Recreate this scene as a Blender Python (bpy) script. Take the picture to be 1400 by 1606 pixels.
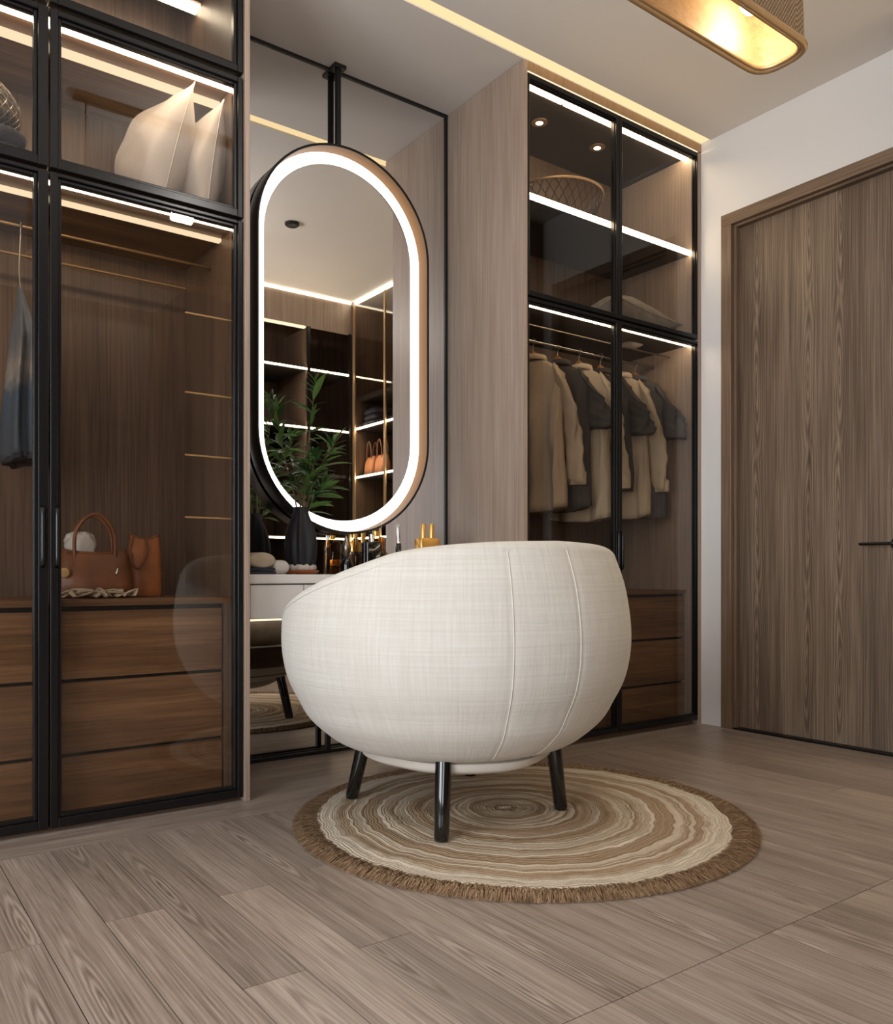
import bpy, math, random
from math import sin, cos, pi, radians, sqrt
from mathutils import Vector, Matrix

for _o in list(bpy.data.objects):
    bpy.data.objects.remove(_o, do_unlink=True)
SC = bpy.context.scene
COL = SC.collection
random.seed(7)

# ------------------------------------------------------------------ camera
cam_d = bpy.data.cameras.new('camera')
cam = bpy.data.objects.new('camera', cam_d)
COL.objects.link(cam)
EYE = 0.7032
cam.location = (0, 0, EYE)
cam.rotation_euler = (pi / 2, 0, -0.6322)
cam_d.sensor_fit = 'HORIZONTAL'
cam_d.sensor_width = 36
cam_d.lens = 36 * 1305.5 / 1400
cam_d.shift_y = (900.74 - 803) / 1400
cam_d.clip_start = 0.02
SC.camera = cam

# ------------------------------------------------------------------ world, lights, exposure
w = bpy.data.worlds.new('world')
SC.world = w
w.use_nodes = True
w.node_tree.nodes['Background'].inputs[0].default_value = (0.75, 0.85, 1.0, 1)
w.node_tree.nodes['Background'].inputs[1].default_value = 0.6
SC.view_settings.view_transform = 'Standard'
SC.view_settings.look = 'None'
SC.view_settings.gamma = 1
SC.view_settings.exposure = 0.3
SC.view_settings.use_curve_mapping = False
SC.cycles.use_denoising = True
SC.cycles.transparent_max_bounces = 24
SC.cycles.max_bounces = 10
SC.cycles.caustics_reflective = False
SC.cycles.caustics_refractive = False


def area_light(name, loc, target, sx, sy, power, col):
    d = bpy.data.lights.new(name, 'AREA')
    d.shape = 'RECTANGLE'
    d.size, d.size_y = sx, sy
    d.energy = power
    d.color = col
    o = bpy.data.objects.new(name, d)
    COL.objects.link(o)
    o.location = loc
    o.rotation_euler = (Vector(target) - Vector(loc)).to_track_quat('-Z', 'Y').to_euler()
    return o


# daylight at the left window; fill light at the added window behind the camera
area_light('daylight_and_fill', (-2.13, 0.55, 1.30), (1, 0.55, 1.30), 2.1, 2.0, 105, (0.93, 0.96, 1.0))
area_light('daylight_and_fill', (-0.95, -1.73, 1.30), (-0.95, 1, 1.30), 1.5, 2.0, 42, (0.95, 0.97, 1.0))


def spot_light(loc, power, col=(1, 0.86, 0.68), size=110):
    d = bpy.data.lights.new('downlight_lamp', 'SPOT')
    d.energy = power
    d.color = col
    d.spot_size = radians(size)
    d.spot_blend = 0.8
    d.shadow_soft_size = 0.04
    o = bpy.data.objects.new('downlight_lamp', d)
    COL.objects.link(o)
    o.location = loc
    return o


def point_light(loc, power, col, r=0.03):
    d = bpy.data.lights.new('bulb_and_uplight', 'POINT')
    d.energy = power
    d.color = col
    d.shadow_soft_size = r
    o = bpy.data.objects.new('bulb_and_uplight', d)
    COL.objects.link(o)
    o.location = loc
    return o


# ------------------------------------------------------------------ materials
def S(r, g, b):
    f = lambda c: (c / 255 / 12.92) if c / 255 <= 0.04045 else ((c / 255 + 0.055) / 1.055) ** 2.4
    return (f(r), f(g), f(b), 1)


class NT:
    def __init__(s, name):
        s.m = bpy.data.materials.new(name)
        s.m.use_nodes = True
        s.t = s.m.node_tree
        s.b = s.t.nodes['Principled BSDF']
        s.out = s.t.nodes['Material Output']

    def n(s, typ, **kw):
        nd = s.t.nodes.new(typ)
        for k, v in kw.items():
            setattr(nd, k, v)
        return nd

    def put(s, sock, v):
        if isinstance(v, bpy.types.NodeSocket):
            s.t.links.new(v, sock)
        elif v is not None:
            sock.default_value = v

    def math(s, op, a, b=None, c=None):
        nd = s.n('ShaderNodeMath', operation=op)
        for i, v in enumerate((a, b, c)):
            if v is not None:
                s.put(nd.inputs[i], v)
        return nd.outputs[0]

    def vmath(s, op, a, b=None):
        nd = s.n('ShaderNodeVectorMath', operation=op)
        s.put(nd.inputs[0], a)
        if b is not None:
            s.put(nd.inputs[1], b)
        return nd.outputs['Value'] if op in ('LENGTH', 'DOT_PRODUCT') else nd.outputs[0]

    def noise(s, vec, scale, detail=3, rough=0.5, dist=0.0):
        nd = s.n('ShaderNodeTexNoise')
        s.put(nd.inputs['Vector'], vec)
        nd.inputs['Scale'].default_value = scale
        nd.inputs['Detail'].default_value = detail
        nd.inputs['Roughness'].default_value = rough
        nd.inputs['Distortion'].default_value = dist
        return nd.outputs[0]

    def ramp(s, fac, stops):
        nd = s.n('ShaderNodeValToRGB')
        el = nd.color_ramp.elements
        while len(el) < len(stops):
            el.new(0.5)
        for e, (p, c) in zip(el, stops):
            e.position = p
            e.color = c
        s.put(nd.inputs[0], fac)
        return nd.outputs[0]

    def mix(s, fac, a, b, blend='MIX'):
        nd = s.n('ShaderNodeMix', data_type='RGBA', blend_type=blend)
        s.put(nd.inputs[0], fac)
        s.put(nd.inputs[6], a)
        s.put(nd.inputs[7], b)
        return nd.outputs[2]

    def bump(s, h, strength, dist=0.002):
        nd = s.n('ShaderNodeBump')
        nd.inputs['Strength'].default_value = strength
        nd.inputs['Distance'].default_value = dist
        s.put(nd.inputs['Height'], h)
        s.t.links.new(nd.outputs[0], s.b.inputs['Normal'])

    def xyz(s, x, y, z):
        nd = s.n('ShaderNodeCombineXYZ')
        for i, v in enumerate((x, y, z)):
            s.put(nd.inputs[i], v)
        return nd.outputs[0]

    def sep(s, v):
        nd = s.n('ShaderNodeSeparateXYZ')
        s.put(nd.inputs[0], v)
        return nd.outputs

    def set(s, color=None, rough=None, metal=None, spec=None, coat=None, sheen=None):
        for k, v in (('Base Color', color), ('Roughness', rough), ('Metallic', metal), ('Specular IOR Level', spec),
                     ('Coat Weight', coat), ('Sheen Weight', sheen)):
            if v is not None:
                s.put(s.b.inputs[k], v)
        return s.m


def plain(name, col, rough=0.5, metal=0, bump=0, bscale=60, var=0.0, **kw):
    t = NT(name)
    tc = t.n('ShaderNodeTexCoord').outputs['Object']
    c = col
    if var:
        nz = t.noise(tc, bscale * 0.12, 4)
        d = tuple(max(0, v * (1 - var)) for v in col[:3]) + (1,)
        l = tuple(min(1, v * (1 + var)) for v in col[:3]) + (1,)
        c = t.ramp(nz, [(0.3, d), (0.7, l)])
    if bump:
        t.bump(t.noise(tc, bscale, 4), bump)
    return t.set(c, rough, metal, **kw)


def emit(name, col, strength):
    t = NT(name)
    e = t.n('ShaderNodeEmission')
    e.inputs[0].default_value = col
    e.inputs[1].default_value = strength
    t.t.links.new(e.outputs[0], t.out.inputs[0])
    t.t.nodes.remove(t.b)
    return t.m


def wood(name, dark, mid, light, axis, across=9.0, stretch=14.0, rough=0.45, fine=0.5, rand=False, bump=0.12,
         cath=0.0, val=(0.88, 1.14), coat=0.0, fk=9, band=0.0):
    """grain running along `axis`; across = streaks per metre"""
    t = NT(name)
    rnd = t.n('ShaderNodeObjectInfo').outputs['Random']
    if rand:
        p = t.n('ShaderNodeTexCoord').outputs['Object']
        off = t.xyz(t.math('MULTIPLY', rnd, 31.0), t.math('MULTIPLY', rnd, 57.0), t.math('MULTIPLY', rnd, 13.0))
        p2 = t.vmath('ADD', p, off)
    else:
        p = p2 = t.n('ShaderNodeNewGeometry').outputs['Position']
    sc = [across] * 3
    sc['xyz'.index(axis)] = across / stretch
    q = t.vmath('MULTIPLY', p2, tuple(sc))
    n1 = t.noise(q, 1.0, 5, 0.62, 0.4)
    q2 = t.vmath('MULTIPLY', p2, tuple(v * (fk if i != 'xyz'.index(axis) else 4) for i, v in enumerate(sc)))
    n2 = t.noise(q2, 1.0, 3, 0.6)
    v = t.math('ADD', t.math('MULTIPLY', n1, 1 - fine), t.math('MULTIPLY', n2, fine))
    if band:
        qb = t.vmath('MULTIPLY', p2, tuple((across * 0.8 if i != 'xyz'.index(axis) else 0.25) for i in range(3)))
        v = t.math('ADD', v, t.math('MULTIPLY', t.math('SUBTRACT', t.noise(qb, 1.0, 2, 0.5), 0.5), band))
    if cath:
        # plain-sawn growth rings: very long ellipses about a wandering heart line
        X, Y, Z = t.sep(p)[:3]
        along = {'x': X, 'y': Y, 'z': Z}[axis]
        acr = {'x': Y, 'y': X, 'z': Y}[axis]
        if rand:
            acr = t.math('ADD', acr, t.math('MULTIPLY', t.math('SUBTRACT', rnd, 0.5), 0.10))
            al = t.math('ADD', along, t.math('MULTIPLY', t.math('SUBTRACT', t.math('FRACT', t.math('MULTIPLY', rnd, 7.3)), 0.5), 1.2))
        else:
            acr = t.math('SUBTRACT', t.math('PINGPONG', t.math('ADD', acr, 0.02), 0.19), 0.07)
            al = t.math('SUBTRACT', t.math('PINGPONG', t.math('ADD', along, t.math('MULTIPLY', acr, 2.0)), 0.62), 0.3)
        wob = t.math('MULTIPLY', t.math('SUBTRACT', t.noise(t.vmath('MULTIPLY', p2, tuple(6.0 if i != 'xyz'.index(axis) else 2.2 for i in range(3))), 1.0, 3, 0.5), 0.5), 0.022 if rand else 0.045)
        L = t.vmath('LENGTH', t.xyz(t.math('ADD', acr, wob), t.math('MULTIPLY', al, 0.075), 0.0))
        ring = t.math('SINE', t.math('MULTIPLY', t.math('POWER', t.math('ADD', L, 0.0004), 0.8), 420.0))
        near = t.n('ShaderNodeMapRange')
        t.put(near.inputs[0], L)
        near.inputs[1].default_value, near.inputs[2].default_value = (0.008, 0.030) if rand else (0.012, 0.05)
        near.inputs[3].default_value, near.inputs[4].default_value = 1.0, 0.12 if rand else 0.25
        v = t.math('ADD', v, t.math('MULTIPLY', t.math('MULTIPLY', ring, near.outputs[0]), cath))
    e = 0.16 if rand else 0.2
    c = t.ramp(v, [(0.5 - e, dark), (0.5, mid), (0.5 + e, light)])
    if rand:
        h = t.n('ShaderNodeHueSaturation')
        oc = t.n('ShaderNodeObjectInfo').outputs['Color']      # tone of each board, set per object
        t.put(h.inputs['Value'], t.sep(oc)[0])
        t.put(h.inputs['Color'], c)
        c = h.outputs[0]
    if bump:
        t.bump(n2, bump, 0.001)
    rr = t.math('ADD', t.math('MULTIPLY', n2, 0.18), rough - 0.09)
    return t.set(c, rr, coat=coat)


def glass_mat(name, tint, refl=1.0, rough=0.0):
    t = NT(name)
    tr = t.n('ShaderNodeBsdfTransparent')
    tr.inputs[0].default_value = tint
    gl = t.n('ShaderNodeBsdfGlossy')
    gl.inputs['Roughness'].default_value = rough
    gl.inputs[0].default_value = (refl, refl, refl, 1)
    lw = t.n('ShaderNodeLayerWeight')            # Schlick reflectance of a thin pane, the same from both sides
    lw.inputs[0].default_value = 0.5
    fr = t.math('ADD', 0.03, t.math('MULTIPLY', t.math('POWER', lw.outputs['Facing'], 5.0), 0.75))
    mx = t.n('ShaderNodeMixShader')
    t.t.links.new(fr, mx.inputs[0])
    t.t.links.new(tr.outputs[0], mx.inputs[1])
    t.t.links.new(gl.outputs[0], mx.inputs[2])
    t.t.links.new(mx.outputs[0], t.out.inputs[0])
    t.t.nodes.remove(t.b)
    return t.m


M = {}
M['walnut'] = wood('walnut_vertical', S(66, 53, 44), S(100, 80, 66), S(126, 102, 84), 'z', 16, 22, 0.42, 0.6)
M['walnut_x'] = wood('walnut_horizontal', S(66, 45, 30), S(118, 85, 57), S(160, 122, 86), 'x', 13, 16, 0.40, 0.4, bump=0.1)
M['walnut_y'] = wood('walnut_level', S(66, 45, 30), S(118, 85, 57), S(160, 122, 86), 'y', 13, 16, 0.40, 0.4, bump=0.1)
M['oak_panel'] = wood('oak_panel', S(132, 112, 98), S(160, 140, 124), S(182, 162, 146), 'z', 17, 26, 0.42, 0.6)
M['header'] = wood('oak_header', S(128, 98, 70), S(158, 124, 92), S(176, 142, 108), 'z', 40, 12, 0.45, 0.6)
M['door_wood'] = wood('door_wood', S(58, 46, 37), S(108, 90, 74), S(152, 133, 113), 'z', 10, 22, 0.5, 0.5, cath=0.08, fk=13, band=0.22)
M['door_trim'] = wood('door_trim_wood', S(84, 66, 52), S(114, 93, 75), S(140, 116, 95), 'z', 16, 18, 0.5, 0.6)
M['door_trim_y'] = wood('door_trim_wood_level', S(84, 66, 52), S(114, 93, 75), S(140, 116, 95), 'y', 16, 18, 0.5, 0.6)
M['plank'] = wood('oak_plank', S(112, 99, 88), S(147, 132, 120), S(174, 160, 148), 'y', 18, 20, 0.36, 0.6, rand=True, bump=0.2,
                  cath=0.11, fk=15)
M['plank_x'] = wood('oak_plank_border', S(110, 97, 86), S(144, 129, 117), S(168, 154, 142), 'x', 18, 16, 0.36, 0.6, rand=True, bump=0.2, cath=0.05, fk=15)
M['apron'] = wood('walnut_apron', S(52, 34, 22), S(86, 58, 38), S(110, 78, 52), 'x', 12, 12, 0.4, 0.5)
M['hanger_wood'] = wood('hanger_wood', S(120, 78, 46), S(158, 108, 68), S(182, 132, 88), 'y', 60, 8, 0.4, 0.5)
M['subfloor'] = plain('floor_joint', S(62, 52, 45), 0.8)
M['black'] = plain('black_lacquer_metal', S(22, 21, 21), 0.28, 0.3)
M['black_matte'] = plain('black_matte_metal', S(20, 19, 19), 0.45, 0.2)
M['black_gloss'] = plain('black_gloss', S(10, 10, 10), 0.12, coat=0.6)
M['dark_shelf'] = plain('dark_shelf_lacquer', S(38, 32, 28), 0.6)
M['bronze'] = plain('brushed_bronze', S(188, 156, 116), 0.42, 0.6)
M['brass'] = plain('brass', S(224, 184, 128), 0.35, 0.35)
M['band'] = plain('satin_bronze_band', S(128, 92, 56), 0.55, 0.6)
M['gold'] = plain('polished_gold', S(226, 176, 100), 0.32, 0.9)
M['chrome'] = plain('chrome', S(210, 208, 205), 0.15, 1.0)
M['steel'] = plain('dull_steel', S(150, 140, 128), 0.3, 1.0)
M['white_wall'] = plain('wall_paint', S(222, 220, 218), 0.85, bump=0.03, bscale=180)
M['ceiling'] = plain('ceiling_paint', S(222, 216, 210), 0.9)
M['vanity'] = plain('white_lacquer', S(214, 211, 208), 0.35)
M['vanity_gap'] = plain('vanity_shadow_gap', S(86, 82, 78), 0.7)
M['mirror'] = plain('mirror_glass', (0.86, 0.86, 0.86, 1), 0.0, 1.0)
M['glass'] = glass_mat('smoked_glass', (0.86, 0.84, 0.815, 1), 1.0)
M['glass_clear'] = glass_mat('clear_glass', (0.95, 0.94, 0.92, 1), 1.0)
M['glass_amber'] = glass_mat('amber_glass', (0.86, 0.62, 0.36, 1), 1.0)
M['led'] = emit('led_warm_white', (1.0, 0.86, 0.64, 1), 9.0)
M['led_strong'] = emit('led_strong_warm', (1.0, 0.80, 0.54, 1), 22.0)
M['led_soft'] = emit('led_soft_warm', (1.0, 0.80, 0.54, 1), 1.15)
M['led_cove'] = emit('led_cove', (1.0, 0.75, 0.40, 1), 0.9)
M['led_ring'] = emit('led_ring_white', (1.0, 0.955, 0.89, 1), 2.3)
M['bulb'] = emit('bulb_glow', (1.0, 0.82, 0.62, 1), 7.0)
M['leather'] = plain('brown_leather', S(118, 72, 42), 0.42, bump=0.25, bscale=120, var=0.3)
M['leather_tan'] = plain('tan_leather', S(158, 94, 52), 0.45, bump=0.2, bscale=120, var=0.25)
M['leather_light'] = plain('light_tan_leather', S(212, 142, 96), 0.45, bump=0.15, var=0.12)
M['white_cloth'] = plain('white_cloth', S(206, 200, 194), 0.85, bump=0.3, bscale=70)
M['cream_cloth'] = plain('cream_cloth', S(190, 172, 150), 0.9, bump=0.4, bscale=90, var=0.2)
M['satin'] = plain('pale_satin', S(186, 177, 171), 0.45, bump=0.6, bscale=26, sheen=0.3)
M['grey_linen'] = plain('grey_linen', S(150, 142, 132), 0.9, bump=0.35, bscale=160, var=0.18)
M['shirt_beige'] = plain('beige_cotton', S(172, 152, 128), 0.9, bump=0.55, bscale=22, var=0.16)
M['shirt_sand'] = plain('sand_cotton', S(188, 170, 146), 0.9, bump=0.55, bscale=22, var=0.16)
M['shirt_dark'] = plain('charcoal_cotton', S(58, 54, 52), 0.9, bump=0.55, bscale=22, var=0.25)
M['shirt_navy'] = plain('slate_cotton', S(78, 76, 78), 0.9, bump=0.55, bscale=22, var=0.25)
M['jeans'] = plain('dark_denim', S(40, 44, 58), 0.9, bump=0.4, bscale=120, var=0.35)
M['navy_cloth'] = plain('black_navy_cloth', S(24, 25, 32), 0.6, bump=0.3, bscale=30, var=0.3)
M['towel'] = plain('taupe_towel', S(176, 160, 142), 0.95, bump=0.6, bscale=220, var=0.12)
M['dish'] = plain('orange_brown_dish', S(158, 84, 42), 0.4)
M['fur'] = plain('pale_fur', S(200, 192, 184), 1.0, bump=0.8, bscale=200)
M['leaf'] = plain('leaf_green', S(86, 120, 54), 0.45, var=0.35, bscale=120)
M['leaf_dark'] = plain('leaf_dark_green', S(44, 74, 34), 0.45, var=0.35, bscale=120)
M['stem'] = plain('stem_green_brown', S(104, 96, 58), 0.7)
M['cream_jar'] = plain('cream_ceramic', S(226, 214, 198), 0.3)
M['dustcover'] = plain('white_dust_cover', S(214, 208, 198), 0.9, bump=0.2, bscale=120)
M['shade_lining'] = wood('lamp_lining', S(168, 138, 100), S(192, 162, 122), S(208, 180, 142), 'x', 60, 1.2, 0.5, 0.5)


def ombre_denim():
    t = NT('ombre_denim')
    z = t.sep(t.n('ShaderNodeNewGeometry').outputs['Position'])[2]
    nz = t.noise(t.n('ShaderNodeTexCoord').outputs['Object'], 30, 4)
    v = t.math('ADD', t.math('DIVIDE', t.math('SUBTRACT', z, 1.03), 0.5), t.math('MULTIPLY', t.math('SUBTRACT', nz, 0.5), 0.25))
    c = t.ramp(v, [(0.05, S(74, 82, 92)), (0.38, S(70, 86, 102)), (0.52, S(150, 140, 132)), (0.66, S(104, 106, 110)), (1.0, S(92, 94, 100))])
    t.bump(t.noise(t.n('ShaderNodeTexCoord').outputs['Object'], 160, 3), 0.3)
    return t.set(c, 0.92)


def linen():
    t = NT('chair_linen')
    uv = t.n('ShaderNodeUVMap').outputs[0]
    a = t.noise(t.vmath('MULTIPLY', uv, (420.0, 7.0, 1.0)), 1.0, 3, 0.6)
    b = t.noise(t.vmath('MULTIPLY', uv, (9.0, 150.0, 1.0)), 1.0, 3, 0.6)
    a2 = t.noise(t.vmath('MULTIPLY', uv, (60.0, 3.0, 1.0)), 1.0, 2, 0.6)
    b2 = t.noise(t.vmath('MULTIPLY', uv, (3.0, 26.0, 1.0)), 1.0, 2, 0.6)
    v = t.math('ADD', t.math('MULTIPLY', t.math('ADD', a, b), 0.36), t.math('MULTIPLY', t.math('ADD', a2, b2), 0.14))
    c = t.ramp(v, [(0.32, S(198, 193, 184)), (0.50, S(209, 205, 196)), (0.68, S(221, 218, 211))])
    big = t.noise(t.vmath('MULTIPLY', uv, (9.0, 3.0, 1.0)), 1.0, 3, 0.5)
    t.bump(t.math('ADD', t.math('MULTIPLY', big, 2.2), t.math('ADD', a, b)), 0.35, 0.003)
    return t.set(c, 0.95, sheen=0.15, spec=0.2)


def rug_mat():
    t = NT('rug_jute')
    uv = t.n('ShaderNodeUVMap').outputs[0]
    p = t.n('ShaderNodeTexCoord').outputs['Object']
    tt = t.sep(uv)[0]
    wob = t.math('MULTIPLY', t.math('SUBTRACT', t.noise(p, 5.0, 3, 0.5), 0.5), 0.030)
    rag = t.math('MULTIPLY', t.math('SUBTRACT', t.noise(p, 26.0, 3, 0.6), 0.5), 0.008)
    r = t.math('ADD', t.math('ADD', tt, wob), t.math('MULTIPLY', rag, t.math('MULTIPLY', tt, 1.6)))
    lf = t.n('ShaderNodeTexNoise', noise_dimensions='1D')
    t.put(lf.inputs['W'], t.math('MULTIPLY', tt, 9.0))
    r = t.math('ADD', r, t.math('MULTIPLY', lf.outputs[0], 0.045))
    # few narrow coils at the heart, broader ones outwards
    q = t.math('MULTIPLY', t.math('POWER', r, 0.9), 52.0)
    wn = t.n('ShaderNodeTexWhiteNoise', noise_dimensions='1D')
    t.put(wn.inputs['W'], t.math('FLOOR', q))
    tri = t.math('PINGPONG', q, 0.5)
    base = t.ramp(wn.outputs[0], [(0.0, S(168, 142, 114)), (0.35, S(190, 166, 138)), (0.55, S(214, 197, 173)), (1.0, S(232, 219, 200))])
    groove = t.ramp(tri, [(0.0, (0.72, 0.69, 0.65, 1)), (0.22, (1, 1, 1, 1))])
    c = t.mix(1.0, base, groove, 'MULTIPLY')
    edge = t.ramp(t.math('ADD', r, t.math('MULTIPLY', rag, 6.0)), [(0.90, (0, 0, 0, 1)), (0.94, (1, 1, 1, 1))])
    c = t.mix(t.math('MULTIPLY', t.sep(edge)[0], 0.8), c, t.mix(1.0, S(230, 218, 198), groove, 'MULTIPLY'))
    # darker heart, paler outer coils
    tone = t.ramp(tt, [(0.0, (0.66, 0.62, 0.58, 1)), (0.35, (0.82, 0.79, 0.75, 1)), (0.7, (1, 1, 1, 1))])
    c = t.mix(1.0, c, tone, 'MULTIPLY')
    sp = t.noise(p, 420.0, 2)
    c = t.mix(1.0, c, t.ramp(sp, [(0.3, (0.78, 0.77, 0.76, 1)), (0.6, (1, 1, 1, 1))]), 'MULTIPLY')
    t.bump(t.math('ADD', t.math('MULTIPLY', tri, 2.0), t.math('MULTIPLY', sp, 0.6)), 0.7, 0.006)
    return t.set(c, 0.98, spec=0.1)


def fringe_mat():
    t = NT('rug_fringe')
    x, y = t.sep(t.n('ShaderNodeTexCoord').outputs['Object'])[:2]
    a = t.math('ARCTAN2', y, x)
    r = t.math('SQRT', t.math('ADD', t.math('MULTIPLY', x, x), t.math('MULTIPLY', y, y)))
    nz = t.noise(t.xyz(t.math('MULTIPLY', a, 110.0), t.math('MULTIPLY', r, 22.0), 0.0), 1.0, 4, 0.65)
    c = t.ramp(nz, [(0.3, S(98, 76, 56)), (0.52, S(144, 117, 90)), (0.72, S(184, 156, 126))])
    t.bump(nz, 0.8, 0.006)
    return t.set(c, 0.98, spec=0.1)


def woven():
    t = NT('woven_cane')
    uv = t.n('ShaderNodeUVMap').outputs[0]
    u, v = t.sep(uv)[:2]
    a = t.math('SINE', t.math('MULTIPLY', u, 460.0))
    b = t.math('SINE', t.math('MULTIPLY', v, 460.0))
    h = t.math('MULTIPLY', a, b)
    c = t.ramp(h, [(0.0, S(134, 106, 76)), (0.5, S(186, 156, 118)), (1.0, S(220, 192, 154))])
    t.bump(h, 0.8, 0.004)
    return t.set(c, 0.6)


M['ombre'] = ombre_denim()
M['linen'] = linen()
M['rug'] = rug_mat()
M['fringe'] = fringe_mat()
M['woven'] = woven()


# ------------------------------------------------------------------ mesh helpers
class MB:
    def __init__(s):
        s.v, s.f, s.uv = [], [], {}

    def add(s, vs, fs):
        k = len(s.v)
        s.v.extend(vs)
        s.f.extend(tuple(i + k for i in f) for f in fs)
        return k

    def box(s, x0, x1, y0, y1, z0, z1):
        x0, x1 = min(x0, x1), max(x0, x1)
        y0, y1 = min(y0, y1), max(y0, y1)
        z0, z1 = min(z0, z1), max(z0, z1)
        s.add([(x0, y0, z0), (x1, y0, z0), (x1, y1, z0), (x0, y1, z0), (x0, y0, z1), (x1, y0, z1), (x1, y1, z1), (x0, y1, z1)],
              [(0, 3, 2, 1), (4, 5, 6, 7), (0, 1, 5, 4), (1, 2, 6, 5), (2, 3, 7, 6), (3, 0, 4, 7)])
        return s

    def rings(s, rings, closed=True, cap0=True, cap1=True, loop=False):
        """loft a list of equal-length point rings"""
        n = len(rings[0])
        k = len(s.v)
        for r in rings:
            s.v.extend(tuple(p) for p in r)
        m = len(rings)
        for i in range(m if loop else m - 1):
            a, b = k + i * n, k + ((i + 1) % m) * n
            for j in range(n if closed else n - 1):
                j2 = (j + 1) % n
                s.f.append((a + j, a + j2, b + j2, b + j))
        if cap0 and not loop:
            s.f.append(tuple(k + j for j in reversed(range(n))))
        if cap1 and not loop:
            s.f.append(tuple(k + (m - 1) * n + j for j in range(n)))
        return s

    def tube(s, pts, r, n=8, loop=False, cap=True, flat=1.0):
        pts = [Vector(p) for p in pts]
        m = len(pts)
        rs = r if isinstance(r, (list, tuple)) else [r] * m
        T = []
        for i in range(m):
            a = pts[(i - 1) % m] if (loop or i > 0) else pts[0]
            b = pts[(i + 1) % m] if (loop or i < m - 1) else pts[-1]
            T.append((b - a).normalized())
        up = Vector((0, 0, 1)) if abs(T[0].z) < 0.9 else Vector((1, 0, 0))
        N = (up - T[0] * up.dot(T[0])).normalized()
        rings = []
        for i in range(m):
            N = (N - T[i] * N.dot(T[i])).normalized()
            B = T[i].cross(N)
            rings.append([pts[i] + (N * cos(2 * pi * j / n) * flat + B * sin(2 * pi * j / n)) * rs[i] for j in range(n)])
        return s.rings(rings, True, cap, cap, loop)

    def lathe(s, prof, c, n=32, mod=None, ax=1.0, ay=1.0):
        rings = []
        for (r, z) in prof:
            ring = []
            for j in range(n):
                a = 2 * pi * j / n
                rr = r * (mod(a, z) if mod else 1)
                ring.append((c[0] + rr * cos(a) * ax, c[1] + rr * sin(a) * ay, c[2] + z))
            rings.append(ring)
        return s.rings(rings)

    def build(s, name, mat, parent=None, smooth=False, bevel=0.0, kind=None, uvs=None, auto=None, at=None, local=False):
        off = Vector((0, 0, 0))
        if parent is not None:
            q = parent
            while q is not None:
                off += q.location
                q = q.parent
        if local:
            off = Vector((0, 0, 0))
        if at is not None:
            at = Vector(at)
            off2 = at
        else:
            off2 = off
        me = bpy.data.meshes.new(name)
        me.from_pydata([(p[0] - off2.x, p[1] - off2.y, p[2] - off2.z) for p in s.v], [], s.f)
        if uvs:
            lay = me.uv_layers.new(name='UVMap')
            for lp in me.loops:
                lay.data[lp.index].uv = uvs[lp.vertex_index]
        me.update()
        if isinstance(mat, str):
            mat = M[mat]
        me.materials.append(mat)
        if smooth:
            me.polygons.foreach_set('use_smooth', [True] * len(me.polygons))
            if auto:
                me.set_sharp_from_angle(angle=radians(auto))
        o = bpy.data.objects.new(name, me)
        COL.objects.link(o)
        if parent is not None:
            o.parent = parent
        if at is not None:
            o.location = at - off
        if bevel:
            b = o.modifiers.new('bevel', 'BEVEL')
            b.width = bevel
            b.segments = 2
            b.limit_method = 'ANGLE'
        if kind:
            o['kind'] = kind
        return o


def B(*a):
    return MB().box(*a)


def thing(name, label, cat, loc, group=None):
    o = bpy.data.objects.new(name, None)
    o.empty_display_size = 0.05
    COL.objects.link(o)
    o.location = loc
    tag(o, label, cat, group)
    return o


def tag(o, label, cat, group=None):
    o['label'] = label
    o['category'] = cat
    if group:
        o['group'] = group
    return o


def struct(o, label=None):
    o['kind'] = 'structure'
    if label:
        o['label'] = label
    return o


def interp(tab, x):
    if x <= tab[0][0]:
        return tab[0][1]
    for (a, va), (b, vb) in zip(tab, tab[1:]):
        if x <= b:
            t = (x - a) / (b - a)
            t = t * t * (3 - 2 * t) * 0.5 + t * 0.5
            return va + (vb - va) * t
    return tab[-1][1]


def smooth_path(pts, k=6):
    """Catmull-Rom"""
    P = [Vector(p) for p in pts]
    out = []
    for i in range(len(P) - 1):
        p0 = P[max(i - 1, 0)]
        p1, p2 = P[i], P[i + 1]
        p3 = P[min(i + 2, len(P) - 1)]
        for j in range(k):
            t = j / k
            out.append(0.5 * ((2 * p1) + (p2 - p0) * t + (2 * p0 - 5 * p1 + 4 * p2 - p3) * t * t + (3 * p1 - p0 - 3 * p2 + p3) * t ** 3))
    out.append(P[-1])
    return out


# ------------------------------------------------------------------ scene dimensions
YA = 2.46      # plane of the wardrobe fronts
YB = 2.965     # plane of the big wall mirror
XL = 1.037     # right end of the left wardrobe
XP = 2.175     # left end of the right wardrobe
XR = 3.29      # right wall
ZC = 2.73      # ceiling

# ------------------------------------------------------------------ structure
floor = struct(B(-2.1, 3.75, -1.7, 3.1, -0.10, -0.012).build('floor', 'subfloor'), 'grey-brown oak plank floor')

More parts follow.
